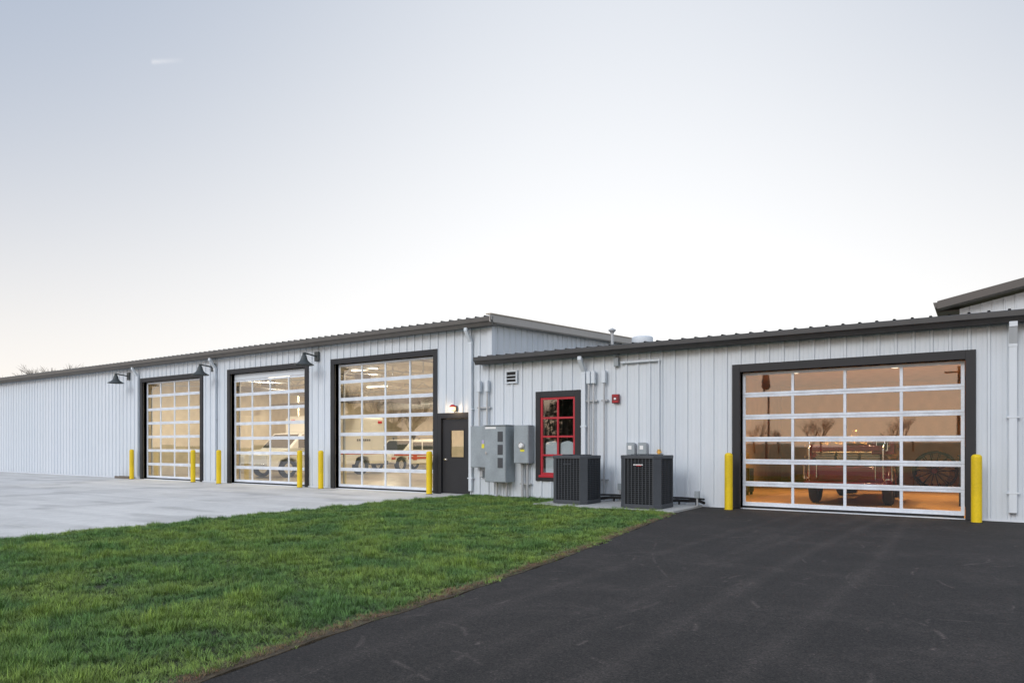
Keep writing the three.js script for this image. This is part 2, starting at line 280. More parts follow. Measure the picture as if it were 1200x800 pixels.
  kinds.forEach((g, k) => plant('grass_blades', g, spots[k])); plant('dry_grass', kinds[2], dry);
}

// ---------------------------------------------------------------- profiled metal sheets
const PITCH = 0.3048, HALF = [[-0.034, 0], [-0.020, 0.034], [0.020, 0.034], [0.034, 0], [0.090, 0], [0.096, 0.005], [0.107, 0.005], [0.113, 0], [0.192, 0], [0.198, 0.005], [0.209, 0.005], [0.215, 0]];
function profile(u0, u1, shift = 0, deep = 1) {              // [u, d] points between u0 and u1 with a rib at every PITCH
  const out = [], k0 = Math.floor((u0 - shift) / PITCH) - 1, k1 = Math.ceil((u1 - shift) / PITCH) + 1, all = [];
  for (let k = k0; k <= k1; k++) for (const [a, d] of HALF) all.push([k * PITCH + shift + a, d * deep]);
  const at = u => { for (let i = 1; i < all.length; i++) if (u <= all[i][0]) { const [a, p] = all[i - 1], [b, q] = all[i]; return p + (q - p) * (u - a) / (b - a || 1); } return 0; };
  out.push([u0, at(u0)]); for (const p of all) if (p[0] > u0 + 1e-4 && p[0] < u1 - 1e-4) out.push(p); out.push([u1, at(u1)]);
  return out;
}
function profSheet(u0, u1, lo, hi, place, shift, deep) {     // drawn out between lo(u) and hi(u); place(u, v, d) gives the point
  const P = profile(u0, u1, shift, deep), pos = [];
  for (let i = 1; i < P.length; i++) { const [a, d] = P[i - 1], [b, e] = P[i], A = place(a, lo(a), d), B = place(b, lo(b), e), C = place(b, hi(b), e), D = place(a, hi(a), d); pos.push(...A, ...B, ...C, ...A, ...C, ...D); }
  const g = new THREE.BufferGeometry(); g.setAttribute('position', new THREE.Float32BufferAttribute(pos, 3)); g.computeVertexNormals(); return metreUV(g);
}
function clear(x0, x1, y0, y1, holes) {                      // the rectangles left when the holes are cut out
  const xs = [x0, x1]; for (const [a, b] of holes) for (const v of [a, b]) if (v > x0 && v < x1) xs.push(v); xs.sort((a, b) => a - b);
  const out = [];
  for (let i = 1; i < xs.length; i++) {
    const a = xs[i - 1], b = xs[i], mid = (a + b) / 2; let ys = [[y0, y1]]; if (b - a < 1e-4) continue;
    for (const [p, q, r, s] of holes) if (p < mid && q > mid) ys = ys.flatMap(([m, n]) => [[m, Math.min(n, r)], [Math.max(m, s), n]].filter(([u, v]) => v - u > 1e-3));
    for (const [m, n] of ys) out.push([a, b, m, n]);
  }
  return out;
}
function clad(parent, x0, x1, y0, y1, holes, seed) {          // wall sheets three ribs wide, each a piece of its own
  const r = rng(seed);
  for (let a = x0; a < x1 - 0.02; a += 3 * PITCH) {
    const b = Math.min(x1, a + 3 * PITCH), geos = clear(a, b, y0, y1, holes).map(([p, q, m, n]) => profSheet(p, q, () => m, () => n, (u, v, d) => [u, v, d + 0.004], x0 + 0.1));
    if (!geos.length) continue;
    const m = new THREE.Mesh(mergeGeometries(geos), M.wall[Math.floor(r() * 3)]); m.name = 'wall_panel'; m.position.z = (r() - 0.5) * 0.003; parent.add(m);
  }
  part('wall_core', M.cream, parent, g => { for (const [a, b, m, n] of clear(x0, x1, y0, y1, holes)) g.box(a, b, m, n, -0.20, 0); });
}
function gutter(parent, x0, x1, y, z, h, mat) {                   // an ogee gutter hung on a fascia under the roof edge
  part('gutter', mat, parent, g => g.prismX([[z - 0.13, h], [z - 0.13, 0], [z - 0.085, 0.004], [z - 0.075, h * 0.12], [z - 0.05, h * 0.34], [z - 0.02, h * 0.44], [z, h * 0.47], [z, h * 0.93], [z - 0.012, h], [z - 0.03, h], [z - 0.03, h * 0.6], [z - 0.1, h * 0.6], [z - 0.1, h]].map(([a, b]) => [a, y + b]), x0, x1));
  part('soffit', mat, parent, g => g.box(x0 + 0.02, x1 - 0.02, y + 0.02, y + 0.05, 0.036, z - 0.132));
}
function downspout(parent, x, yTop, zOut, yEnd, w = 0.105) {
  return part('downspout', M.trimWhite, parent, g => {
    const d = 0.08, zi = 0.08, dy = (zOut - zi) * 1.25;
    g.box(x - w / 2, x + w / 2, yTop - 0.10, yTop, zOut - d / 2, zOut + d / 2, 0.012);
    g.bar([x, yTop - 0.07, zOut], [x, yTop - 0.10 - dy, zi], w * 0.96, d * 0.96);
    g.box(x - w / 2, x + w / 2, yEnd, yTop - 0.06 - dy, zi - d / 2, zi + d / 2, 0.012);
    g.box(x - w / 2 - 0.006, x + w / 2 + 0.006, yTop - 0.16 - dy, yTop - 0.10 - dy, zi - d / 2, zi + d / 2 + 0.006, 0.008);
    for (const y of [yEnd + 0.35, (yEnd + yTop) / 2]) g.box(x - w / 2 - 0.035, x + w / 2 + 0.035, y, y + 0.03, 0.034, zi + d / 2 + 0.004, 0.003);
  });
}
function overheadDoor(parent, x0, x1, h, rows, cols, seed, head = 0, label) {   // opening x0..x1, 0..h; trim round it; sections of glazed rails and stiles
  const r = rng(seed), z = -0.16, T = 0.17;
  part('door_trim', M.dark, parent, g => { g.box(x0 - T, x0, 0.005, h + T, -0.02, 0.052, 0.004); g.box(x1, x1 + T, 0.005, h + T, -0.02, 0.052, 0.004); g.box(x0, x1, h, h + T, -0.02, 0.050, 0.004); });
  part('door_reveal', M.dark, parent, g => { g.box(x0 - 0.03, x0, 0.005, h + 0.03, -0.23, -0.021); g.box(x1, x1 + 0.03, 0.005, h + 0.03, -0.23, -0.021); g.box(x0, x1, h, h + 0.03, -0.23, -0.021); });
  part('door_sill', M.trimWhite, parent, g => g.box(x0 + 0.001, x1 - 0.001, -0.05, 0.012, -0.2, -0.02, 0.004));
  const door = new THREE.Group(); door.name = 'overhead_door'; if (label) door.userData.label = label; door.position.set(x0 + 0.012, 0.06, z); parent.add(door);
  const W = x1 - x0 - 0.024, H = h - 0.07 - head, sh = H / rows, rail = 0.052, stile = 0.062, mull = 0.056, D = 0.045;
  part('bottom_seal', M.rubber, door, g => g.box(0.01, W - 0.01, -0.044, -0.001, -D / 2, D / 2));
  if (head) part('head_panel', M.trimWhite, door, g => g.box(0, W, H + 0.012, H + head, -D / 2, D / 2 - 0.006, 0.004));
  for (let i = 0; i < rows; i++) {
    const y0 = i * sh + 0.002, y1 = (i + 1) * sh - 0.002, rb = i === 0 ? 0.085 : rail, rt = i === rows - 1 ? 0.06 : rail, cw = (W - 2 * stile - (cols - 1) * mull) / cols;
    part('rail', M.alu, door, g => { g.box(0, W, y0, y0 + rb, -D / 2, D / 2, 0.004); });
    part('rail', M.alu, door, g => { g.box(0, W, y1 - rt, y1, -D / 2, D / 2, 0.004); });
    for (let c = 0; c <= cols; c++) { const a = c === 0 ? 0 : stile + c * cw + (c - 1) * mull, w = c === 0 || c === cols ? stile : mull; part('stile', M.alu, door, g => g.box(a, a + w, y0 + rb, y1 - rt, -D / 2, D / 2 - 0.003, 0.004)); }
    for (let c = 0; c < cols; c++) {
      const a = stile + c * (cw + mull), ph = y1 - rt - y0 - rb, p = new THREE.Mesh(new THREE.PlaneGeometry(cw + 0.01, ph + 0.01), M.glass); p.name = 'pane';
      p.position.set(a + cw / 2, y0 + rb + ph / 2, -0.004); p.rotation.set((r() - 0.5) * 0.006, (r() - 0.5) * 0.006, 0); door.add(p);
    }
  }
  return door;
}

// ---------------------------------------------------------------- the tall vehicle hall
const X0 = -52, XC = -11.27, HALL_DEPTH = 20, BAYS = [[-29.26, -25.10], [-23.18, -19.00], [-17.55, -13.34]], DOOR_H = 4.05, WING_H = 3.03;
const hallRoof = z => 4.90 + 0.055 * (0.34 - Math.max(z, -10 + Math.min(0, 0))) ;
{
  const hall = thing('vehicle_hall', 'long tall white metal building with three tall glazed overhead doors', 'building');
  const holes = [...BAYS.map(([a, b]) => [a, b, 0, DOOR_H]), [-13.07, -12.01, 0, 2.20]];
  clad(hall, X0, XC, 0.02, 4.74, holes, 3);
  for (const [a, b] of clear(X0, XC, 0, 1, holes.map(h => [h[0] - 0.17, h[1] + 0.17, -1, 2])).filter(q => q[3] >= 1)) part('base_trim', M.trimWhite, hall, g => g.box(a, b, 0.005, 0.05, 0.037, 0.045));
  // gable end above the lower wing
  for (let k = 0; k < 11; k++) {
    const a = -k * 3 * PITCH, b = a - 3 * PITCH, g = profSheet(b, a, () => 0, u => hallRoof(u) - 0.15, (u, v, d) => [XC + 0.004 + d, v, u], 0);
    const idx = g.attributes.position; for (let i = 0; i < idx.count; i += 3) { const p = [idx.getX(i), idx.getY(i), idx.getZ(i)]; idx.setXYZ(i, idx.getX(i + 1), idx.getY(i + 1), idx.getZ(i + 1)); idx.setXYZ(i + 1, ...p); } g.computeVertexNormals();
    const m = new THREE.Mesh(g, M.wall[k % 3]); m.name = 'wall_panel'; hall.add(m);
  }
  part('corner_trim', M.trimWhite, hall, g => { g.box(XC - 0.09, XC + 0.05, 3.9, 4.76, 0.036, 0.05, 0.004); g.box(XC + 0.036, XC + 0.05, 3.9, 4.76, -0.09, 0.036); });
  for (const x of [XC - 0.18, X0]) part('end_wall', M.cream, hall, g => g.prismX([[-0.2, 0], [-0.2, 4.75], [-10, 5.35], [-20, 4.8], [-20, 0]], x, x + 0.18));
  part('rear_wall', M.cream, hall, g => g.box(X0 + 0.19, XC - 0.19, 0, 4.8, -20, -19.8));
  // roof sheets in strips
  for (let a = X0 - 0.2, k = 0; a < XC + 0.2; a += 12 * PITCH, k++) {
    const b = Math.min(a + 12 * PITCH, XC + 0.24), place = (u, v, d) => [u, hallRoof(v) + d, v];
    const front = profSheet(a, b, () => 0.32, () => -10, place, 0, 1.6);
    const m = new THREE.Mesh(front, M.roof); m.name = 'roof_sheet'; hall.add(m);
  }
  part('roof_deck', M.roof, hall, g => { g.prismX([[0.2, 4.80], [0.2, 4.88], [-10, 5.44], [-20.2, 4.9], [-20.2, 4.80]], X0 - 0.2, XC - 0.02); });
  gutter(hall, X0 - 0.2, XC + 0.25, 4.67, 0.40, 0.235, M.gutterBrown);
  part('rake_trim', M.rake, hall, g => { g.prismX([[0.405, hallRoof(0.4) + 0.055], [0.405, hallRoof(0.4) - 0.15], [-10, hallRoof(-10) - 0.15], [-10, hallRoof(-10) + 0.055]], XC + 0.22, XC + 0.25); });
  part('rake_flashing', M.flashing, hall, g => { g.prismX([[0.405, hallRoof(0.4) + 0.085], [0.405, hallRoof(0.4) + 0.057], [-10, hallRoof(-10) + 0.057], [-10, hallRoof(-10) + 0.085]], XC + 0.10, XC + 0.27); });
  part('rake_soffit', M.rake, hall, g => g.prismX([[0.2, hallRoof(0.2) - 0.17], [0.2, hallRoof(0.2) - 0.15], [-10, hallRoof(-10) - 0.15], [-10, hallRoof(-10) - 0.17]], XC + 0.04, XC + 0.219));
  for (const x of [-29.56, -24.05]) downspout(hall, x, 4.68, 0.30, 0.12);
  downspout(hall, -11.93, 4.68, 0.30, 0.12);
  BAYS.forEach(([a, b], k) => overheadDoor(hall, a, b, DOOR_H, 7, 4, 40 + k, k === 1 ? 0.22 : 0, ['tall glazed overhead door beside the splash block', 'middle tall glazed overhead door with a white head panel', 'tall glazed overhead door beside the personnel door'][k]));
  // personnel door
  part('door_frame', M.dark, hall, g => { g.box(-13.165, -13.03, 0.006, 2.34, -0.02, 0.056, 0.004); g.box(-12.05, -11.985, 0.006, 2.34, -0.02, 0.056, 0.004); g.box(-13.03, -12.05, 2.19, 2.34, -0.02, 0.056, 0.004); g.box(-13.07, -13.03, 0.006, 2.2, -0.2, -0.021); g.box(-12.05, -12.01, 0.006, 2.2, -0.2, -0.021); g.box(-13.03, -12.05, 2.185, 2.2, -0.2, -0.021); });
  part('threshold', M.galv, hall, g => g.box(-13.03, -12.05, -0.03, 0.018, -0.18, 0.06, 0.004));
  const leaf = new THREE.Group(); leaf.name = 'personnel_door'; hall.add(leaf); leaf.position.set(-13.02, 0.022, -0.06);
  const LW = 0.96, LH = 2.15, ga = 0.27, gb = 0.80, gc = 1.02, gd = 1.84;
  part('door_leaf', M.dark, leaf, g => { g.box(0, ga, 0, LH, 0, 0.045, 0.003); g.box(gb, LW, 0, LH, 0, 0.045, 0.003); g.box(ga, gb, 0, gc, 0, 0.0445); g.box(ga, gb, gd, LH, 0, 0.0445); });
  part('glazing_bead', M.dark, leaf, g => { g.box(ga, ga + 0.03, gc, gd, 0.006, 0.054, 0.003); g.box(gb - 0.03, gb, gc, gd, 0.006, 0.054, 0.003); g.box(ga + 0.03, gb - 0.03, gc, gc + 0.03, 0.006, 0.054, 0.003); g.box(ga + 0.03, gb - 0.03, gd - 0.03, gd, 0.006, 0.054, 0.003); });
  const dp = new THREE.Mesh(new THREE.PlaneGeometry(gb - ga - 0.05, gd - gc - 0.05), M.glass); dp.name = 'pane'; dp.position.set((ga + gb) / 2, (gc + gd) / 2, 0.025); leaf.add(dp);
  part('handle', M.chrome, leaf, g => { g.cyl([0.09, 0.98, 0.044], [0.09, 0.98, 0.09], 0.02, 0.014, 14); g.bar([0.08, 0.98, 0.092], [0.21, 0.975, 0.092], 0.018); g.cyl([0.09, 0.98, 0.044], [0.09, 0.98, 0.052], 0.035, 0.035, 16); });
  // inside
  part('floor_slab', M.floor, hall, g => g.box(X0 + 0.19, XC - 0.19, -0.12, 0.001, -19.79, -0.201));
  part('ceiling', M.ceiling, hall, g => g.box(X0 + 0.19, XC - 0.19, 4.62, 4.72, -19.79, -0.205));
  part('inside_lining', M.cream, hall, g => { g.box(-33.0, -32.9, 0.002, 4.61, -19.7, -0.21); g.box(-32.89, -30.5, 0.002, 4.61, -9.1, -9.0); });
  for (let x = -31; x < -12; x += 3.05) part('ceiling_beam', M.ceiling, hall, g => g.box(x - 0.06, x + 0.06, 4.42, 4.619, -19.6, -0.3, 0.01));
  part('inside_window', M.dark, hall, g => { const x = -30.2, z = -19.79; for (const a of [0, 0.72, 1.44]) g.box(x + a, x + a + 0.06, 0.9, 2.5, z, z + 0.05); for (const y of [0.9, 1.42, 1.94, 2.44]) g.box(x + 0.06, x + 1.44, y, y + 0.06, z, z + 0.045); });
  for (const [a, b] of BAYS) {                                  // tracks, torsion shaft and opener of each overhead door
    for (const x of [a + 0.06, b - 0.06]) part('door_track', M.galv, hall, g => { g.box(x - 0.03, x + 0.03, 0.1, 3.75, -0.36, -0.31); g.bar([x, 3.75, -0.34], [x, 3.98, -0.62], 0.05); g.bar([x, 3.98, -0.6], [x, 4.12, -4.3], 0.05); g.box(x - 0.02, x + 0.02, 4.1, 4.6, -4.3, -4.26); });
    part('torsion_shaft', M.steelDark, hall, g => { g.cyl([a + 0.1, 4.28, -0.4], [b - 0.1, 4.28, -0.4], 0.02, 0.02, 8); g.cyl([a + 0.9, 4.28, -0.4], [(a + b) / 2 - 0.1, 4.28, -0.4], 0.06, 0.06, 10); g.cyl([(a + b) / 2 + 0.1, 4.28, -0.4], [b - 0.9, 4.28, -0.4], 0.06, 0.06, 10); });
    part('door_opener', M.steelDark, hall, g => { g.box((a + b) / 2 - 0.2, (a + b) / 2 + 0.2, 4.1, 4.4, -4.9, -4.4, 0.02); g.box((a + b) / 2 - 0.03, (a + b) / 2 + 0.03, 4.2, 4.25, -4.4, -0.45); });
  }
  for (const z of [-2.1, -6.4, -11.2, -16.5]) part('roof_truss', M.galv, hall, g => { g.bar([-32.8, 4.28, z], [-11.6, 4.28, z], 0.07); for (let x = -32.4, k = 0; x < -12.3; x += 0.55, k++) g.bar([x, k % 2 ? 4.28 : 4.58, z], [x + 0.55, k % 2 ? 4.58 : 4.28, z], 0.03); });
  part('exhaust_rail', M.steelDark, hall, g => { g.box(-24.6, -24.4, 3.55, 3.75, -12, -1.2, 0.02); g.tube([[-24.5, 3.55, -5.5], [-24.4, 2.6, -5.6], [-24.6, 1.6, -5.2], [-24.9, 0.9, -5.4]], 0.07, 30, 10); });
  part('exhaust_rail', M.steelDark, hall, g => { g.box(-17.5, -17.3, 3.45, 3.63, -15, -5.2, 0.02); g.tube([[-17.4, 3.45, -9.5], [-17.3, 2.9, -9.6], [-17.5, 2.3, -9.2], [-17.2, 2.7, -8.9], [-17.3, 3.4, -8.7]], 0.07, 30, 10); });
  part('air_duct', M.galv, hall, g => { g.cyl([-32.5, 3.95, -17.2], [-12, 3.95, -17.2], 0.28, 0.28, 18); for (let x = -31; x < -13; x += 2.4) g.cyl([x, 3.95, -17.2], [x + 0.05, 3.95, -17.2], 0.30, 0.30, 18); });
  for (const [x, z] of [[-20.2, -12.4], [-15.2, -12.6]]) part('hose_reel', M.steelDark, hall, g => { g.add(new THREE.TorusGeometry(0.22, 0.09, 10, 24).translate(x, 3.9, z)); g.box(x - 0.05, x + 0.05, 4.1, 4.6, z - 0.1, z + 0.1); g.cyl([x + 0.2, 3.9, z], [x + 0.2, 2.7, z], 0.02, 0.02, 6); });
  part('inside_pipe', M.steelDark, hall, g => { g.cyl([-32, 3.55, -8.5], [-12.5, 3.75, -8.5], 0.09, 0.09, 10); g.cyl([-32, 4.0, -14], [-12.5, 4.0, -14], 0.05, 0.05, 8); g.cyl([-22.5, 2.9, -4.2], [-22.5, 4.4, -4.2], 0.07, 0.07, 8); });
}
// strip lights below the hall ceiling
const stripProto = (() => {
  const t = thing('strip_light', 'white strip light under the hall ceiling glowing warm white', 'lamp', [0, 0, 0], 0, 'strip lights under the hall ceiling');
  part('housing', M.trimWhite, t, g => g.box(-0.65, 0.65, 0.05, 0.12, -0.14, 0.14, 0.008));
  part('lamp_tube', glow(3.2), t, g => g.box(-0.62, 0.62, 0.0, 0.048, -0.10, 0.10, 0.006));
  return t;
})();
let firstStrip = true;
for (const z of [-3.2, -9.0, -15.0]) for (const x of [-29.5, -24.6, -19.5, -14.6]) {
  if (firstStrip) { stripProto.position.set(x, 4.26, z); firstStrip = false; } else copyOf(stripProto, [x, 4.26, z], 0);
  const l = new THREE.RectAreaLight(warm, 225, 1.2, 0.2); l.position.set(x, 4.245, z); l.lookAt(x, 0, z); scene.add(l);
}

// ---------------------------------------------------------------- the low wing
const WX1 = 9, wingRoof = z => 3.812 + 0.06 * (0.34 - z);
{
  const wing = thing('low_wing', 'low white metal wing with a red framed window and one wide glazed overhead door', 'building');
  const OD = [-4.46, -0.26], WIN = [-9.66, -8.62, 0.60, 2.66];
  clad(wing, XC + 0.002, WX1, 0.02, 3.70, [[OD[0], OD[1], 0, WING_H], WIN], 9);
  for (const [a, b] of [[XC + 0.01, OD[0] - 0.18], [OD[1] + 0.18, WX1]]) part('base_trim', M.trimWhite, wing, g => g.box(a, b, 0.005, 0.05, 0.037, 0.045));
  for (let a = XC + 0.3, k = 0; a < WX1; a += 12 * PITCH) { const b = Math.min(a + 12 * PITCH, WX1), m = new THREE.Mesh(profSheet(a, b, () => 0.32, () => -12.15, (u, v, d) => [u, wingRoof(v) + d, v], XC + 0.1, 1.4), M.roof); m.name = 'roof_sheet'; wing.add(m); }
  const edge = new THREE.Mesh(profSheet(XC - 0.3, XC + 0.3, () => 0.32, () => 0.06, (u, v, d) => [u, wingRoof(v) + d, v], XC + 0.1, 1.4), M.roof); edge.name = 'roof_sheet'; wing.add(edge);
  part('roof_deck', M.roof, wing, g => g.prismX([[0.2, 3.70], [0.2, 3.79], [-12.1, 4.53], [-12.1, 4.43]], XC + 0.06, WX1));
  gutter(wing, XC - 0.33, WX1 + 0.2, 3.62, 0.40, 0.205, M.gutter);
  downspout(wing, -8.34, 3.63, 0.30, 0.1); downspout(wing, 0.47, 3.63, 0.30, 0.17, 0.13);
  part('splash_opening', M.black, wing, g => g.box(0.42, 0.52, 0.158, 0.169, 0.05, 0.11));
  overheadDoor(wing, OD[0], OD[1], WING_H, 6, 4, 61, 0, 'wide glazed overhead door with the red fire engine behind it');
  // red window with eight panes
  part('window_trim', M.dark, wing, g => { g.box(-9.80, -9.66, 0.47, 2.82, -0.02, 0.05, 0.004); g.box(-8.62, -8.47, 0.47, 2.82, -0.02, 0.05, 0.004); g.box(-9.66, -8.62, 2.66, 2.82, -0.02, 0.049, 0.004); g.box(-9.66, -8.62, 0.47, 0.60, -0.02, 0.049, 0.004); });
  const win = new THREE.Group(); win.name = 'window'; win.userData.label = 'red framed window with eight panes'; wing.add(win); win.position.set(-9.66, 0.60, -0.03);
  const w = 1.04, h = 2.06, f = 0.062, mu = 0.05;
  part('frame', M.red, win, g => { g.box(0, f, 0, h, 0, 0.055, 0.005); g.box(w - f, w, 0, h, 0, 0.055, 0.005); g.box(f, w - f, h - f, h, 0, 0.054, 0.005); g.box(f, w - f, 0, f + 0.03, 0, 0.054, 0.005); });
  part('sill', M.red, win, g => g.box(-0.03, w + 0.03, -0.035, 0.03, 0.056, 0.105, 0.006));
  part('muntin', M.red, win, g => g.box(w / 2 - mu / 2, w / 2 + mu / 2, f + 0.03, h - f, 0.008, 0.048, 0.004));
  const rowsY = [0.55, 1.035, 1.52];
  for (const y of rowsY) for (const [a, b] of [[f, w / 2 - mu / 2], [w / 2 + mu / 2, w - f]]) part('muntin', M.red, win, g => g.box(a, b, y - mu / 2, y + mu / 2, 0.008, 0.047, 0.004));
  const ys = [f + 0.03, ...rowsY, h - f], r = rng(8);
  for (let i = 0; i < 4; i++) for (const [a, b] of [[f, w / 2 - mu / 2], [w / 2 + mu / 2, w - f]]) { const p = new THREE.Mesh(new THREE.PlaneGeometry(b - a + 0.01, ys[i + 1] - ys[i]), M.glass); p.name = 'pane'; p.position.set((a + b) / 2, (ys[i] + ys[i + 1]) / 2, 0.026); p.rotation.set((r() - 0.5) * 0.01, (r() - 0.5) * 0.01, 0); win.add(p); }
  // half-height blinds behind the lower panes, with arched heads
  for (const [a, b] of [[0.10, 0.50], [0.55, 0.97]]) part('half_blind', M.curtain, win, g => { const P = [[a, 0.04], [b, 0.04], [b, 0.86]]; for (let i = 0; i <= 8; i++) { const t = i / 8; P.push([b + (a - b) * t, 0.86 + 0.06 * Math.sin(t * Math.PI)]); } P.push([a, 0.86]); g.prismZ(P, -0.06, -0.045); });
  // louvre vent
  part('vent_frame', M.trimWhite, wing, g => { g.box(-10.75, -10.71, 3.08, 3.43, 0.034, 0.085, 0.005); g.box(-10.41, -10.37, 3.08, 3.43, 0.034, 0.085, 0.005); g.box(-10.71, -10.41, 3.39, 3.43, 0.034, 0.085, 0.005); g.box(-10.71, -10.41, 3.08, 3.12, 0.034, 0.085, 0.005); });
  part('vent_opening', M.black, wing, g => g.box(-10.71, -10.41, 3.12, 3.39, 0.034, 0.046));
  for (const y of [3.19, 3.28]) part('vent_slat', M.trimWhite, wing, g => g.bar([-10.71, y + 0.012, 0.066], [-10.41, y + 0.012, 0.066], 0.03, 0.02));
  // inside: a dark room behind the window and the show room behind the wide door
  part('rear_wall', M.tan, wing, g => g.box(XC + 0.01, WX1, 0.002, 4.3, -12.1, -11.9));
  part('partition', M.tan, wing, g => { g.box(-6.4, -6.3, 0.002, 3.6, -11.89, -0.201); g.box(4.6, 4.7, 0.002, 3.6, -11.89, -0.201); });
  part('side_wall', M.wall[0], wing, g => g.box(WX1 - 0.2, WX1 - 0.001, 0.002, 3.7, -11.89, -0.201));
  part('ceiling', M.tan, wing, g => g.box(XC + 0.02, WX1 - 0.21, 3.61, 3.69, -11.89, -0.202));
  part('floor_slab', M.floorWood, wing, g => g.box(-6.29, 4.59, -0.12, 0.001, -11.89, -0.201));
  part('floor_slab', M.floor, wing, g => g.box(XC + 0.01, -6.41, -0.12, 0.001, -11.89, -0.201));
}
// small round ceiling lights in the show room
{
  let proto = null;
  for (const [x, z] of [[-4.9, -1.4], [-2.4, -2.7], [-4.6, -6.2], [-2.0, -6.2], [0.3, -1.5], [0.4, -7.0]]) {
    if (!proto) {
      proto = thing('ceiling_lamp', 'round lit ceiling lamp above the fire engine', 'lamp', [x, 3.55, z], 0, 'round ceiling lamps of the show room');
      part('lamp_shade', M.trimWhite, proto, g => g.lathe([[0.0, 0.058], [0.17, 0.058], [0.17, 0.02], [0.15, 0.005], [0.14, 0.02], [0.0, 0.03]], [0, 0, 0], 20));
      part('lamp_bulb', glow(4), proto, g => g.lathe([[0.0, -0.01], [0.08, -0.004], [0.135, 0.012], [0.0, 0.014]], [0, 0, 0], 20));
    } else copyOf(proto, [x, 3.55, z], 0);
    const l = new THREE.SpotLight(new THREE.Color(1, 0.66, 0.36), 50, 0, 0.9, 0.7, 2); l.position.set(x, 3.52, z); l.target.position.set(x, 0, z); l.shadow.radius = 5; l.castShadow = true; scene.add(l, l.target);
  }
}
// lit lamp over the personnel door
{
  const t = thing('door_lamp', 'small lit wall lamp with a red cap above the dark personnel door', 'lamp', [-12.5, 2.40, 0.034]);
  part('backplate', M.lamp, t, g => g.box(-0.06, 0.06, -0.02, 0.14, 0, 0.07, 0.008));
  part('lamp_shade', M.red, t, g => g.lathe([[0.0, 0.17], [0.04, 0.165], [0.07, 0.14], [0.095, 0.105], [0.093, 0.10], [0.06, 0.13], [0.0, 0.15]], [0, 0, 0.14], 20));
  part('lamp_bulb', new THREE.MeshStandardMaterial({ color: rgb(0.8, 0.7, 0.5), emissive: rgb(1.0, 0.66, 0.30), emissiveIntensity: 1.8, roughness: 0.6 }), t, g => g.lathe([[0.0, -0.03], [0.05, -0.015], [0.075, 0.03], [0.07, 0.09], [0.0, 0.11]], [0, 0, 0.14], 16));
  const l = new THREE.PointLight(new THREE.Color(1, 0.70, 0.40), 0.6); l.position.set(-12.5, 2.44, 0.174); l.shadow.radius = 3; scene.add(l);
}

// ---------------------------------------------------------------- house behind with a steeper roof
{
  const b = thing('rear_building', 'taller white gabled building behind the low wing with a dark brown roof edge', 'building');
  const z0 = -11.6, ex = -1.22, ey = 6.20, s = 0.205, ridge = 8, top = x => ey + s * (Math.min(x, 2 * ridge - x) - ex);
  const w = new THREE.Mesh(profSheet(-0.62, 16.6, () => 0, x => top(x) - 0.33, (u, v, d) => [u, v, z0 - 0.6 + d], 0), M.wall[0]); w.name = 'gable_wall'; b.add(w);
  part('side_wall', M.wall[1], b, g => g.box(-0.62, -0.5, 0, 6.0, -26, z0 - 0.61));
  part('roof', M.brown, b, g => { g.prismZ([[ex, ey], [ridge, top(ridge)], [ridge, top(ridge) - 0.1], [ex, ey - 0.1]], -26.5, z0); g.prismZ([[ridge, top(ridge)], [2 * ridge - ex, ey], [2 * ridge - ex, ey - 0.1], [ridge, top(ridge) - 0.1]], -26.5, z0); });
  part('rake_board', M.brown, b, g => { g.prismZ([[ex - 0.02, ey + 0.02], [ridge, top(ridge) + 0.02], [ridge, top(ridge) - 0.24], [ex - 0.02, ey - 0.24]], z0 + 0.002, z0 + 0.04); g.prismZ([[ridge, top(ridge) + 0.02], [2 * ridge - ex, ey + 0.02], [2 * ridge - ex, ey - 0.24], [ridge, top(ridge) - 0.24]], z0 + 0.002, z0 + 0.04); });
  part('soffit', M.brown, b, g => { g.prismZ([[ex, ey - 0.24], [ex, ey - 0.20], [ridge, top(ridge) - 0.20], [ridge, top(ridge) - 0.24]], z0 - 0.56, z0 - 0.001); g.box(ex, -0.63, ey - 0.26, ey - 0.22, -26, z0 - 0.57); });
  part('eave_gutter', M.brown, b, g => g.prismZ([[ex - 0.14, ey - 0.02], [ex - 0.025, ey - 0.02], [ex - 0.025, ey - 0.2], [ex - 0.09, ey - 0.2]], -26, z0 + 0.03));
}
// roof vents on the hall roof slope
{
  const v = thing('exhaust_fan', 'squat white round exhaust fan on the roof of the low wing', 'vent', [-9.38, wingRoof(-6) + 0.03, -6]); v.scale.set(1.14, 0.94, 1.14);
  part('curb', M.trimWhite, v, g => g.box(-0.30, 0.30, -0.05, 0.46, -0.30, 0.30, 0.01));
  part('base_ring', M.galv, v, g => g.lathe([[0.0, 0.46], [0.33, 0.46], [0.36, 0.49], [0.36, 0.53], [0.28, 0.56], [0, 0.56]], [0, 0, 0], 24));
  part('hood', M.trimWhite, v, g => g.lathe([[0.26, 0.56], [0.28, 0.60], [0.31, 0.62], [0.31, 0.80], [0.28, 0.84], [0.0, 0.86]], [0, 0, 0], 24));
  const p = thing('vent_pipe', 'thin metal vent pipe with a round rain cap on the roof', 'vent', [-10.49, wingRoof(-6) + 0.03, -6]);
  part('pipe', M.galv, p, g => g.cyl([0, -0.1, 0], [0, 1.12, 0], 0.055, 0.055, 14));
  part('rain_cap', M.galv, p, g => g.lathe([[0.06, 1.02], [0.085, 1.06], [0.13, 1.10], [0.13, 1.13], [0.0, 1.20]], [0, 0, 0], 18));
}

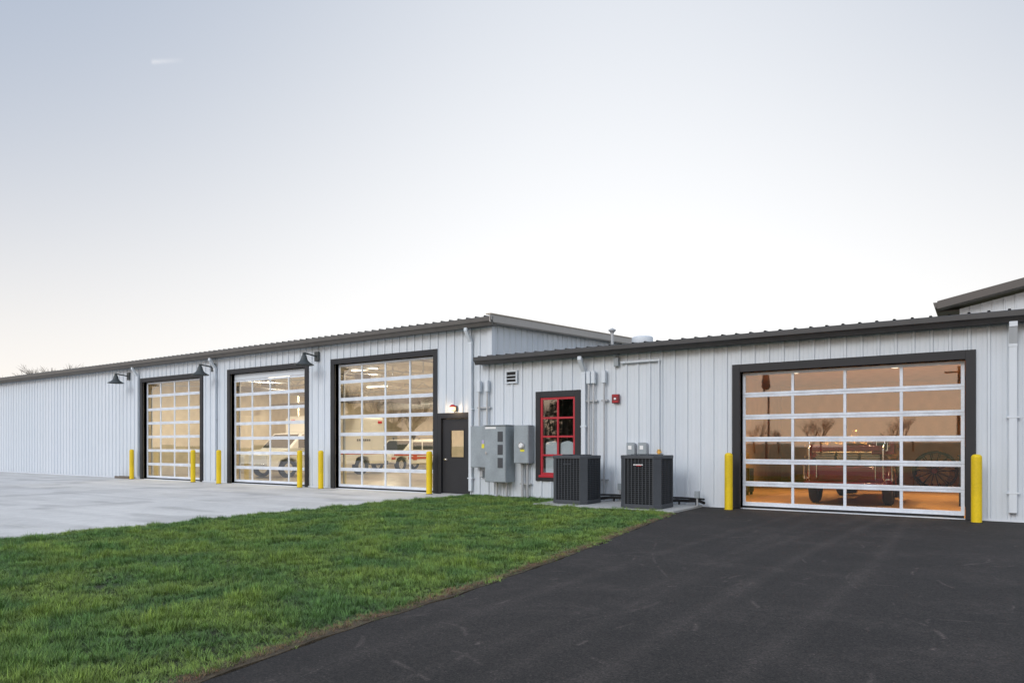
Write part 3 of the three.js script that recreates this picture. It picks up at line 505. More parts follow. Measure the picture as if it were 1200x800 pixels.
// ---------------------------------------------------------------- bollards
{
  const proto = thing('bollard', 'yellow steel bollard between the splash block and the tall overhead door', 'bollard', [-29.5, 0, 0.36], 0, 'yellow bollards beside the overhead doors');
  part('post', M.yellow, proto, g => g.lathe([[0.0, 1.245], [0.05, 1.238], [0.078, 1.215], [0.086, 1.185], [0.086, 0.03], [0.0860, 0.0]], [0, 0, 0], 28));
  part('base_collar', M.rubber, proto, g => g.lathe([[0.086, 0.012], [0.094, 0.010], [0.097, -0.01], [0.086, -0.01]], [0, 0, 0], 24));
  for (const [x, z, l] of [
    [-25.04, 0.36, 'yellow steel bollard at the splash block door, on its jamb away from the block'],
    [-23.3, 0.42, 'yellow steel bollard at the middle tall door, on the jamb nearer the splash block'],
    [-18.90, 0.33, 'yellow steel bollard at the middle tall door, on the jamb nearer the personnel door'],
    [-17.86, 0.33, 'yellow steel bollard beside the pier, at the door next to the personnel door'],
    [-13.24, 0.33, 'yellow steel bollard beside the dark personnel door'],
    [-4.57, 0.50, 'yellow steel bollard at the wide low door, on the condenser side'],
    [-0.08, 0.50, 'yellow steel bollard at the wide low door, beside the square downspout']]) copyOf(proto, [x, 0, z], x, l);
}
// splash block by the first downspout
{
  const s = new GB(); s.box(-30.95, -29.80, 0.0, 0.07, 0.10, 0.34, 0.01); s.box(-30.95, -29.80, 0.0705, 0.10, 0.10, 0.15, 0.01); s.box(-30.95, -29.80, 0.0705, 0.10, 0.29, 0.34, 0.01);
  s.top('splash_block', std(0.20, 0.17, 0.14, 0.9, { map: grainTex }), 'low brown concrete splash block at the foot of the wall', 'splash block');
}

// ---------------------------------------------------------------- gooseneck lamps
{
  const proto = thing('gooseneck_lamp', 'dark bell shaded wall lamp over the blank stretch of wall', 'lamp', [-30.32, 4.36, 0.034], 0, 'dark bell shaded lamps along the hall wall');
  part('backplate', M.lamp, proto, g => g.box(-0.10, 0.10, -0.16, 0.16, 0, 0.06, 0.01));
  part('arm', M.lamp, proto, g => { g.tube([[0, 0.0, 0.05], [0, 0.03, 0.25], [0, 0.05, 0.48], [0, 0.045, 0.55]], 0.026, 16, 8); g.lathe([[0.0, 0.09], [0.05, 0.08], [0.055, 0.0], [0.0, -0.01]], [0, 0, 0.56], 14); });
  part('lamp_shade', M.lamp, proto, g => g.lathe([[0.05, 0.0], [0.085, -0.04], [0.105, -0.14], [0.135, -0.20], [0.20, -0.255], [0.31, -0.315], [0.315, -0.335], [0.30, -0.335], [0.19, -0.275], [0.12, -0.21], [0.09, -0.14], [0.0, -0.06]], [0, 0, 0.56], 32));
  copyOf(proto, [-24.2, 4.36, 0.034], 0, 'dark bell shaded wall lamp on the pier between the first and second tall doors');
  copyOf(proto, [-18.36, 4.36, 0.034], 0, 'dark bell shaded wall lamp on the pier between the second and third tall doors');
}

// ---------------------------------------------------------------- electrical cabinets, conduits, small fittings
{
  const a = thing('electrical_cabinet', 'flat grey electrical cabinet with a yellow label beside the personnel door', 'cabinet', [-11.45, 0, 0.040]);
  part('housing', M.boxGrey, a, g => g.box(-0.30, 0.28, 0.80, 1.94, 0, 0.28, 0.008));
  part('door_panel', M.boxGrey, a, g => g.box(-0.285, 0.265, 0.815, 1.925, 0.281, 0.292, 0.003));
  part('label_plate', M.violetLabel, a, g => g.box(0.10, 0.17, 1.45, 1.55, 0.2925, 0.2945)); part('label_plate', M.yellowLabel, a, g => g.box(0.09, 0.18, 1.33, 1.445, 0.2925, 0.2945));
  const b = thing('electrical_cabinet', 'deep grey electrical cabinet with three dark louvres', 'cabinet', [-10.815, 0, 0.040]);
  part('housing', M.boxGrey, b, g => g.box(-0.345, 0.345, 0.42, 1.93, 0, 0.42, 0.01));
  part('door_panel', M.boxGrey, b, g => g.box(-0.33, 0.33, 0.435, 1.915, 0.421, 0.434, 0.003));
  part('rain_lip', M.boxGrey, b, g => g.box(-0.365, 0.365, 1.931, 1.955, -0.0, 0.46, 0.005));
  for (const y of [1.64, 1.29, 0.94]) { const l = part('louvre', M.boxDark, b, g => g.box(0.09, 0.255, y - 0.135, y + 0.135, 0.4345, 0.440)); part('louvre_slats', M.steelDark, l, g => { for (let k = -5; k <= 5; k++) g.box(0.095, 0.25, y + k * 0.023 - 0.004, y + k * 0.023 + 0.004, 0.4405, 0.450); }); }
  part('label_plate', M.label, b, g => g.box(-0.32, 0.03, 1.85, 1.90, 0.4345, 0.4365));
  part('latch', M.chrome, b, g => { g.cyl([-0.27, 1.20, 0.434], [-0.27, 1.20, 0.47], 0.025, 0.02, 12); g.bar([-0.27, 1.24, 0.47], [-0.27, 1.15, 0.47], 0.014); });
  part('outlet', M.galv, a, g => { g.box(-0.14, -0.04, 0.52, 0.70, 0.02, 0.08, 0.01); g.cyl([-0.09, 0.7, 0.05], [-0.09, 0.799, 0.05], 0.015, 0.015, 8); });
  const m = thing('meter_box', 'grey meter box with a round glass meter beside the red window', 'meter', [-10.08, 0, 0.040]);
  part('housing', M.boxGrey, m, g => g.box(-0.23, 0.23, 0.93, 1.94, 0, 0.28, 0.01));
  part('door_panel', M.boxGrey, m, g => g.box(-0.215, 0.215, 0.945, 1.925, 0.281, 0.290, 0.003));
  const mm = part('meter', M.chrome, m, g => { g.cyl([0.03, 1.40, 0.29], [0.03, 1.40, 0.33], 0.095, 0.09, 22); }); part('meter_dial', M.label, mm, g => g.cyl([0.03, 1.40, 0.331], [0.03, 1.40, 0.37], 0.07, 0.055, 18)); part('label_plate', M.yellowLabel, m, g => g.box(-0.02, 0.11, 1.24, 1.30, 0.2905, 0.293));
  const cond = (name, label, xs, y0, y1, r, z, strut, heads, group) => {
    const t = thing(name, label, 'conduit', [xs[0], 0, 0.034], 0, group);
    for (const x of xs) part('pipe', M.galv, t, g => g.cyl([x - xs[0], y0, z], [x - xs[0], y1, z], r, r, 12));
    for (const y of strut) part('strut', M.galv, t, g => g.box(-0.09, xs[xs.length - 1] - xs[0] + 0.09, y - 0.02, y + 0.02, 0.004, z - 0.005, 0.003));
    if (heads) for (const x of xs) part('conduit_body', M.trimWhite, t, g => g.box(x - xs[0] - 0.055, x - xs[0] + 0.055, y1 - 0.02, y1 + 0.30, z - 0.055, z + 0.06, 0.022));
    return t;
  };
  cond('conduit', 'pair of metal conduits with white heads rising from the grey cabinets', [-11.60, -11.33], 1.94, 2.90, 0.026, 0.08, [2.45], true);
  cond('conduit', 'pair of metal conduits with white heads between downspout and small condenser', [-8.18, -8.05], 0.05, 2.96, 0.024, 0.08, [2.52, 0.55], true);
  cond('conduit', 'single metal conduit with white head beside the red alarm horn', [-7.76], 0.05, 2.96, 0.022, 0.08, [2.52, 0.55], true);
  cond('conduit', 'pair of short metal conduits below the meter box', [-10.16, -10.00], 0.0, 0.935, 0.036, 0.10, [0.38], false);
  cond('conduit', 'pair of short metal conduits below the deep grey cabinet', [-10.98, -10.66], 0.0, 0.425, 0.03, 0.10, [], false);
  const p = thing('vent_pipe', 'thin white pipe running along and down the wall above the second condenser', 'pipe', [-6.34, 0, 0.034]);
  part('pipe', M.trimWhite, p, g => { g.cyl([0, 1.30, 0.05], [0, 3.42, 0.05], 0.021, 0.021, 12); g.cyl([-0.98, 3.42, 0.05], [0.0, 3.42, 0.05], 0.030, 0.030, 12); g.lathe([[0, -0.03], [0.03, -0.02], [0.03, 0.02], [0, 0.03]], [0, 3.42, 0.05], 12); });
  part('valve', M.brass, p, g => { g.cyl([0, 1.20, 0.05], [0, 1.31, 0.05], 0.038, 0.038, 10); g.bar([-0.04, 1.25, 0.09], [0.08, 1.25, 0.09], 0.025); });
  const jb = new GB(); jb.box(-7.50, -7.38, 3.34, 3.56, 0.036, 0.12, 0.01); jb.cyl([-7.44, 3.56, 0.07], [-7.44, 3.66, 0.07], 0.018); jb.top('junction_box', M.boxGrey, 'small grey junction box high on the wall under the gutter', 'box');
  const h = thing('alarm_horn', 'red fire alarm horn strobe on the white wall', 'alarm', [-7.46, 2.55, 0.040]);
  part('backbox', M.alarmRed, h, g => g.box(-0.095, 0.095, -0.11, 0.11, 0, 0.075, 0.012)); part('strobe_lens', M.label, h, g => g.box(-0.03, 0.03, -0.03, 0.02, 0.076, 0.10, 0.01)); part('grille', M.redLabel, h, g => { for (const y of [-0.085, -0.06, 0.06, 0.085]) g.box(-0.07, 0.07, y - 0.006, y + 0.006, 0.0755, 0.083); });
  const d0 = thing('disconnect_switch', 'grey disconnect switch above the second condenser, nearer the red horn', 'switch', [-7.03, 1.15, 0.040], 0, 'disconnect switches above the second condenser');
  part('housing', M.galv, d0, g => g.box(-0.10, 0.10, 0.0, 0.31, 0, 0.11, 0.012)); part('cover', M.boxGrey, d0, g => g.box(-0.105, 0.105, 0.03, 0.325, 0.111, 0.13, 0.01)); part('label_plate', M.label, d0, g => g.box(-0.06, 0.03, 0.16, 0.25, 0.1305, 0.133)); part('whip', M.galv, d0, g => g.tube([[0, 0.0, 0.05], [0.02, -0.12, 0.07], [0.05, -0.4, 0.3], [0.1, -0.6, 0.7]], 0.016, 20, 8));
  copyOf(d0, [-6.73, 1.15, 0.040], 0, 'grey disconnect switch above the second condenser, nearer the thin white pipe');
  const sp = (x, z, h2, l) => { const t = thing('stub_pipe', l, 'pipe', [x, 0, z]); part('pipe', M.galv, t, g => g.cyl([0, 0, 0], [0, h2, 0], 0.022, 0.022, 10)); part('box', M.boxGrey, t, g => g.box(-0.05, 0.05, h2, h2 + 0.16, -0.04, 0.05, 0.008)); };
  sp(-7.33, 0.10, 0.32, 'short grey stub pipe with a box between the two condensers, by the wall');
  const ls = (x0, x1, l) => { const g = new GB(); g.tube([[x0, 0.11, 0.35], [x0 + 0.25, 0.14, 0.22], [(x0 + x1) / 2, 0.13, 0.14], [x1 - 0.2, 0.15, 0.2], [x1, 0.12, 0.4]], 0.035, 30, 8); g.tube([[x0, 0.20, 0.35], [x0 + 0.3, 0.20, 0.2], [x1 - 0.2, 0.19, 0.18], [x1, 0.2, 0.4]], 0.022, 30, 8); g.cyl([x0 + 0.3, -0.005, 0.2], [x0 + 0.3, 0.17, 0.2], 0.025); g.cyl([x1 - 0.25, -0.005, 0.18], [x1 - 0.25, 0.17, 0.18], 0.025); return g.top('refrigerant_line', M.rubber, l, 'pipe'); };
  ls(-7.75, -6.2, 'black insulated pipes along the wall foot between the condensers'); ls(-6.1, -5.15, 'black insulated pipes along the wall foot past the second condenser');
  sp(-5.32, 0.35, 0.22, 'short stub pipe at the corner of the asphalt drive');
}
{ // condenser pad
  const p = new GB(); p.box(-8.75, -5.30, -0.1, 0.045, 0.05, 1.86, 0.012); p.top('equipment_pad', std(0.46, 0.46, 0.45, 0.85, { map: grainTex, bumpMap: grainBump, bumpScale: 0.002 }), 'flat concrete pad under the two grey condensers', 'slab');
  const make = (x, z, s, h, label, badge) => {
    const t = thing('condenser', label, 'air conditioner', [x, 0.045, z], 0, 'grey condensers on the pad');
    const a = s / 2, ch = 0.12;
    const oct = (k, c) => { const b = a + k; return [[-b + c, -b], [b - c, -b], [b, -b + c], [b, b - c], [b - c, b], [-b + c, b], [-b, b - c], [-b, -b + c]]; };
    const slab = (g, k, y0, y1) => { const S = new THREE.Shape(oct(k, ch + k * 0.4).map(p2 => new THREE.Vector2(...p2))); g.add(new THREE.ExtrudeGeometry(S, { depth: y1 - y0, bevelEnabled: true, bevelSize: 0.006, bevelThickness: 0.006, bevelSegments: 1, bevelOffset: -0.006 }).rotateX(Math.PI / 2).translate(0, y1 - 0.006, 0)); };
    part('base_pan', M.acGrey, t, g => { slab(g, 0.01, 0.02, 0.09); for (const [i, j] of [[-1, -1], [1, -1], [1, 1], [-1, 1]]) g.box(i * (a - 0.2) - 0.04, i * (a - 0.2) + 0.04, 0, 0.02, j * (a - 0.2) - 0.04, j * (a - 0.2) + 0.04); });
    part('coil', M.acDark, t, g => slab(g, -0.045, 0.10, h - 0.09));
    const lid = part('top_cover', M.acGrey, t, g => slab(g, 0.012, h - 0.075, h - 0.015));
    part('fan_guard', M.acDark, lid, g => { for (let k = 1; k <= 6; k++) g.add(new THREE.TorusGeometry(k * a * 0.13, 0.004, 5, 36).rotateX(Math.PI / 2).translate(0, h, 0)); for (let k = 0; k < 8; k++) g.bar([0, h - 0.004, 0], [Math.cos(k * 0.785) * a * 0.8, h - 0.008, Math.sin(k * 0.785) * a * 0.8], 0.006); });
    for (let k = 0; k < 4; k++) part('corner_post', M.acGrey, t, g => { const q = new THREE.BoxGeometry(ch * 1.55, h - 0.17, 0.03).translate(0, 0.09 + (h - 0.17) / 2, (a - ch / 2) * Math.SQRT2 - 0.012).rotateY(Math.PI / 4 + k * Math.PI / 2); g.add(q); });
    for (let f = 0; f < 4; f++) {
      const n = 8, w = s - 2 * ch - 0.02;
      for (let k = 0; k <= n; k++) part('guard_bar', M.acGrey, t, g => g.add(new THREE.BoxGeometry(k === 0 || k === n ? 0.03 : 0.014, h - 0.17, 0.012).translate(-w / 2 + w * k / n, 0.09 + (h - 0.17) / 2, a - 0.004).rotateY(f * Math.PI / 2)));
      part('louvre_panel', M.acFin, t, g => { const rows = 22; for (let k = 0; k < rows; k++) g.add(new THREE.BoxGeometry(w, 0.006, 0.014).rotateX(0.5).translate(0, 0.11 + (h - 0.20) * (k + 0.5) / rows, a - 0.022).rotateY(f * Math.PI / 2)); });
    }
    const b = part('badge', badge ? M.label : M.acFin, t, g => g.box(-0.12, 0.10, h - 0.225, h - 0.208, a + 0.004, a + 0.011)); if (badge) part('badge_stripe', M.redLabel, b, g => g.box(-0.05, 0.06, h - 0.243, h - 0.2285, a + 0.004, a + 0.010));
    return t;
  };
  make(-8.0, 1.07, 0.90, 1.14, 'grey condenser in front of the red window', false);
  make(-6.13, 1.28, 0.92, 1.16, 'grey condenser with a white and red badge below the disconnect switches', true);
}

// ---------------------------------------------------------------- vehicles inside the hall
function wheel(parent, x, y, z, r, w, rimMat) {               // axle along x
  const t = new THREE.Group(); t.name = 'wheel'; t.position.set(x, y, z); parent.add(t);
  part('tyre', M.rubber, t, g => g.add(new THREE.LatheGeometry([[r * 0.62, -w / 2], [r * 0.92, -w / 2], [r, -w * 0.3], [r, w * 0.3], [r * 0.92, w / 2], [r * 0.62, w / 2], [r * 0.6, 0], [r * 0.62, -w / 2]].map(p => new THREE.Vector2(...p)), 28).rotateZ(Math.PI / 2)));
  part('rim', rimMat, t, g => { g.cyl([-w * 0.3, 0, 0], [w * 0.3, 0, 0], r * 0.61, r * 0.61, 24); for (let k = 0; k < 6; k++) g.cyl([-w * 0.42, Math.cos(k * 1.047) * r * 0.3, Math.sin(k * 1.047) * r * 0.3], [w * 0.42, Math.cos(k * 1.047) * r * 0.3, Math.sin(k * 1.047) * r * 0.3], r * 0.09, r * 0.06, 8); g.cyl([-w * 0.45, 0, 0], [w * 0.45, 0, 0], r * 0.16, r * 0.16, 12); });
}
function sideProfile(poly, x0, x1, bevel, mat, name, parent) { // [z, y] outline drawn out across the vehicle
  const s = new THREE.Shape(poly.map(([z, y]) => new THREE.Vector2(-z, y)));
  return part(name, mat, parent, g => g.add(new THREE.ExtrudeGeometry(s, { depth: x1 - x0 - 2 * bevel, bevelEnabled: true, bevelSize: bevel, bevelThickness: bevel, bevelOffset: -bevel, bevelSegments: 2 }).rotateY(Math.PI / 2).translate(x0 + bevel, 0, 0)));
}
{ // ambulance, nose towards its door
  const t = thing('ambulance', 'white box ambulance with a red stripe standing inside the hall', 'ambulance', [-26.15, 0, -3.1]); t.scale.z = 1.1;
  sideProfile([[0.02, 0.55], [0.0, 1.0], [-0.15, 1.12], [-1.0, 1.25], [-1.65, 1.95], [-2.3, 2.0], [-2.3, 0.45], [-1.45, 0.45], [-1.35, 0.75], [-1.0, 0.88], [-0.62, 0.75], [-0.5, 0.45], [-0.02, 0.45]], -1.0, 1.0, 0.06, M.vehicle, 'cab', t);
  sideProfile([[-2.35, 0.5], [-2.35, 2.65], [-2.5, 2.78], [-6.1, 2.78], [-6.2, 2.7], [-6.2, 0.5], [-5.3, 0.5], [-5.2, 0.8], [-4.85, 0.92], [-4.5, 0.8], [-4.4, 0.5]], -1.15, 1.15, 0.05, M.vehicle, 'box_body', t);
  part('stripe', M.vehicleRed, t, g => { for (const s of [-1, 1]) { g.box(s * 1.151, s * 1.158, 0.98, 1.16, -6.14, -2.4); g.box(s * 1.001, s * 1.008, 0.98, 1.10, -2.28, -1.0); } });
  part('compartment_door', M.vehicle, t, g => { for (const [a, b] of [[-3.15, -2.45], [-4.25, -3.2], [-6.1, -5.4]]) g.box(1.151, 1.166, 0.6, 0.95, a, b, 0.004); for (const [a, b] of [[-3.15, -2.45], [-4.25, -3.2], [-6.1, -5.4]]) g.box(1.151, 1.166, 1.2, 2.5, a, b, 0.004); });
  part('side_window', M.darkGlass, t, g => { g.box(1.0, 1.012, 1.3, 1.8, -2.2, -1.45); g.box(-1.012, -1.0, 1.3, 1.8, -2.2, -1.45); });
  part('windscreen', M.darkGlass, t, g => g.bar([0, 1.32, -1.02], [0, 1.90, -1.62], 1.7, 0.03));
  part('warning_light', M.redLabel, t, g => { g.box(-0.7, -0.45, 2.5, 2.6, -2.36, -2.3, 0.02); g.box(0.45, 0.7, 2.5, 2.6, -2.36, -2.3, 0.02); for (const z of [-2.7, -5.9]) g.box(1.15, 1.18, 2.5, 2.62, z - 0.12, z + 0.12, 0.01); });
  part('rear_step', M.steelDark, t, g => { g.box(-0.9, 0.9, 0.42, 0.49, -6.55, -6.2); g.box(-0.9, -0.8, 0.3, 0.42, -6.5, -6.3); }); part('side_vent', M.steelDark, t, g => { for (let k = 0; k < 7; k++) g.box(1.151, 1.165, 1.62, 1.72, -5.3 + k * 0.12, -5.22 + k * 0.12); });
  part('bumper', M.chrome, t, g => g.box(-0.98, 0.98, 0.42, 0.62, 0.03, 0.12, 0.03));
  for (const s of [-1, 1]) { wheel(t, s * 0.88, 0.40, -1.0, 0.40, 0.24, M.chrome); wheel(t, s * 0.98, 0.40, -4.85, 0.40, 0.30, M.chrome); part('headlight', M.label, t, g => g.box(s * 0.62, s * 0.86, 0.78, 0.94, 0.0, 0.03, 0.01)); }
}
{ // emergency estate cars
  const t = thing('emergency_car', 'white sport utility vehicle with a red stripe parked behind the ambulance', 'car', [-27.0, 0, -13.8]);
  sideProfile([[2.45, 0.5], [2.42, 0.85], [2.3, 1.0], [1.3, 1.1], [0.55, 1.72], [-2.2, 1.78], [-2.42, 1.15], [-2.45, 0.5], [-1.95, 0.42], [-1.85, 0.7], [-1.5, 0.83], [-1.15, 0.7], [-1.05, 0.38], [1.05, 0.38], [1.15, 0.7], [1.5, 0.83], [1.85, 0.7], [1.95, 0.42]], -0.98, 0.98, 0.07, M.vehicle, 'body', t);
  part('side_window', M.darkGlass, t, g => { for (const s of [-1, 1]) for (const [a, b] of [[-2.05, -1.15], [-1.05, -0.2], [-0.1, 0.6]]) g.box(s * 0.975, s * 0.99, 1.18, 1.60, a, b); });
  part('windscreen', M.darkGlass, t, g => g.bar([0, 1.14, 1.24], [0, 1.66, 0.60], 1.66, 0.03)); part('stripe', M.vehicleRed, t, g => { for (const s of [-1, 1]) { for (const [z0, z1] of [[-1.0, 1.0], [-2.3, -2.0], [2.0, 2.3]]) g.box(s * 0.982, s * 0.992, 0.66, 0.78, z0, z1); g.box(s * 0.982, s * 0.993, 0.86, 0.96, -1.9, 2.1); g.box(s * 0.982, s * 0.994, 0.60, 0.92, 0.3, 0.6); } });
  part('roof_rack', M.steelDark, t, g => { for (const s of [-1, 1]) g.box(s * 0.75, s * 0.80, 1.83, 1.87, -2.0, 0.4); g.box(-0.6, 0.6, 1.84, 1.96, -0.3, 0.0, 0.02); for (const s of [-1, 1]) for (const z of [-1.9, 0.3]) g.box(s * 0.75, s * 0.8, 1.70, 1.83, z - 0.04, z + 0.04); });
  part('bumper', M.steelDark, t, g => { g.box(-0.9, 0.9, 0.4, 0.6, 2.44, 2.53, 0.03); g.box(-0.9, 0.9, 0.4, 0.6, -2.53, -2.44, 0.03); });
  for (const s of [-1, 1]) for (const z of [-1.5, 1.5]) wheel(t, s * 0.86, 0.38, z, 0.38, 0.24, M.chrome);
  for (const s of [-1, 1]) part('headlight', M.label, t, g => g.box(s * 0.55, s * 0.88, 0.78, 0.92, 2.36, 2.46, 0.02));
}
{ // other things in the hall
  const c = thing('storage_cabinet', 'tall tan storage cabinet inside the hall seen through the middle tall door', 'cabinet', [-31.4, 0.001, -6.3]);
  part('cabinet_body', M.cream, c, g => g.box(-1.2, 1.2, 0, 2.9, -0.4, 0.4, 0.01)); part('cabinet_door', M.cream, c, g => { g.box(-1.15, -0.01, 0.1, 2.8, 0.401, 0.42, 0.004); g.box(0.01, 1.15, 0.1, 2.8, 0.401, 0.42, 0.004); }); part('handle', M.steelDark, c, g => { g.box(-0.08, -0.05, 1.2, 1.5, 0.42, 0.45); g.box(0.05, 0.08, 1.2, 1.5, 0.42, 0.45); });
  const s = thing('wall_notice', 'red and white notice on the lining inside the hall', 'sign', [-30.4, 2.1, -8.99]); part('board', M.label, s, g => g.box(-0.25, 0.25, -0.3, 0.3, 0, 0.02)); part('red_field', M.redLabel, s, g => g.box(-0.22, 0.22, -0.02, 0.26, 0.021, 0.024));
}

// ---------------------------------------------------------------- antique fire engine in the show room, tail towards the door
{
  const t = thing('fire_engine', 'dark red antique fire engine with chrome rails behind the wide overhead door', 'fire engine', [-2.62, 0, -1.7]);
  const R = M.engineRed;
  part('tailboard', R, t, g => { g.box(-0.86, 0.86, 0.50, 0.56, -0.35, 0.0, 0.012); g.box(-0.86, 0.86, 0.42, 0.50, -0.06, 0.0, 0.01); });
  part('hose_bed', R, t, g => { g.box(-0.80, 0.80, 0.56, 0.92, -3.3, -0.36, 0.02); g.box(-0.80, -0.74, 0.92, 1.42, -3.3, -0.36, 0.015); g.box(0.74, 0.80, 0.92, 1.42, -3.3, -0.36, 0.015); g.box(-0.74, 0.74, 0.92, 1.42, -3.3, -3.24, 0.01); g.box(-0.74, 0.74, 1.28, 1.40, -0.44, -0.36, 0.012); });
  part('rear_panel', R, t, g => g.box(-0.70, 0.70, 0.60, 0.88, -0.358, -0.33, 0.012));
  part('top_rail', M.chrome, t, g => { for (const s of [-1, 1]) g.tube([[s * 0.80, 1.42, -0.4], [s * 0.80, 1.56, -0.45], [s * 0.80, 1.56, -3.1], [s * 0.80, 1.42, -3.2]], 0.02, 30, 8); g.tube([[-0.8, 1.50, -0.42], [0, 1.52, -0.42], [0.8, 1.50, -0.42]], 0.018, 20, 8); });
  for (const s of [-1, 1]) part('grab_rail', M.chrome, t, g => { g.tube([[s * 0.78, 0.58, -0.30], [s * 0.78, 0.66, -0.24], [s * 0.78, 1.30, -0.24], [s * 0.78, 1.40, -0.34]], 0.022, 24, 8); g.tube([[s * 0.62, 0.60, -0.31], [s * 0.62, 0.64, -0.27], [s * 0.62, 0.95, -0.27], [s * 0.62, 0.98, -0.32]], 0.016, 20, 8); });
  part('equipment_box', R, t, g => g.box(0.52, 0.98, 1.20, 1.62, -0.9, -0.45, 0.02)); part('tail_lamp', M.black, t, g => { g.box(0.64, 0.84, 1.30, 1.50, -0.449, -0.40, 0.02); }); part('lamp_bezel', M.chrome, t, g => { g.box(0.62, 0.64, 1.28, 1.52, -0.448, -0.39); g.box(0.84, 0.86, 1.28, 1.52, -0.448, -0.39); g.box(0.64, 0.84, 1.28, 1.30, -0.448, -0.39); g.box(0.64, 0.84, 1.50, 1.52, -0.448, -0.39); });
  part('hose', M.straw, t, g => { const q = rng(66); for (let k = 0; k < 6; k++) for (const [a, b] of [[-0.70, -0.26], [-0.22, 0.24], [0.28, 0.70]]) { const y = 0.945 + k * 0.052, z = -0.47 - 0.06 * q(); g.box(a + 0.02 * q(), b - 0.02 * q(), y, y + 0.045, z - 1.6, z, 0.02); } });
  part('nozzle', M.brass, t, g => { for (const [x, y] of [[-0.5, 1.46], [-0.2, 1.47], [0.1, 1.50], [0.34, 1.47]]) { g.cyl([x, y, -0.9], [x + 0.05, y + 0.1, -0.45], 0.05, 0.025, 12); g.torus(0.07, 0.014, [x, y + 0.05, -0.5], 18, 6); } });
  part('bell', M.brass, t, g => g.lathe([[0.0, 0.24], [0.05, 0.235], [0.08, 0.17], [0.095, 0.06], [0.14, 0.0], [0.12, 0.0], [0.08, 0.06], [0.0, 0.2]], [-0.25, 1.58, -3.5], 20));
  for (const s of [-1, 1]) part('fender', R, t, g => { g.add(new THREE.TorusGeometry(0.50, 0.13, 8, 20, Math.PI).scale(1, 1, 1).rotateY(Math.PI / 2).translate(s * 0.80, 0.42, -1.15)); });
  for (const s of [-1, 1]) { wheel(t, s * 0.80, 0.43, -1.15, 0.43, 0.20, R); wheel(t, s * 0.70, 0.43, -4.3, 0.43, 0.17, R); }
  part('axle', M.black, t, g => { g.cyl([-0.7, 0.43, -1.15], [0.7, 0.43, -1.15], 0.05, 0.05, 10); g.cyl([-0.12, 0.40, -1.15], [0.12, 0.40, -1.15], 0.17, 0.14, 14); g.box(-0.45, -0.37, 0.46, 0.56, -5.0, -0.4); g.box(0.37, 0.45, 0.46, 0.56, -5.0, -0.4); g.cyl([-0.7, 0.43, -4.3], [0.7, 0.43, -4.3], 0.04, 0.04, 8); });
  part('seat', M.black, t, g => { g.box(-0.7, 0.7, 0.95, 1.1, -3.9, -3.4, 0.03); g.box(-0.7, 0.7, 1.1, 1.4, -3.45, -3.34, 0.03); });
  sideProfile([[-3.3, 0.5], [-3.3, 0.94], [-3.95, 0.94], [-4.0, 1.12], [-4.1, 1.16], [-5.1, 1.08], [-5.2, 1.0], [-5.2, 0.55]], -0.42, 0.42, 0.04, R, 'bonnet', t);
  for (const s of [-1, 1]) part('ladder', M.wood, t, g => { g.box(s * 0.87, s * 0.90, 1.10, 1.16, -3.6, -0.3, 0.005); g.box(s * 0.87, s * 0.90, 1.36, 1.42, -3.6, -0.3, 0.005); for (let z = -3.4; z < -0.4; z += 0.35) g.box(s * 0.872, s * 0.898, 1.16, 1.36, z - 0.015, z + 0.015); g.box(s * 0.80, s * 0.87, 1.12, 1.15, -3.0, -2.95); g.box(s * 0.80, s * 0.87, 1.12, 1.15, -0.8, -0.75); });
  part('play_pipe', M.chrome, t, g => { for (const [x, y] of [[-0.93, 0.60], [0.93, 0.60]]) { g.cyl([x, y, -0.5], [x, y + 0.42, -0.45], 0.035, 0.02, 12); g.cyl([x, y + 0.02, -0.5], [x, y + 0.06, -0.5], 0.05, 0.05, 12); g.bar([x, y + 0.03, -0.5], [x * 0.87, y + 0.03, -0.5], 0.03); } });
}
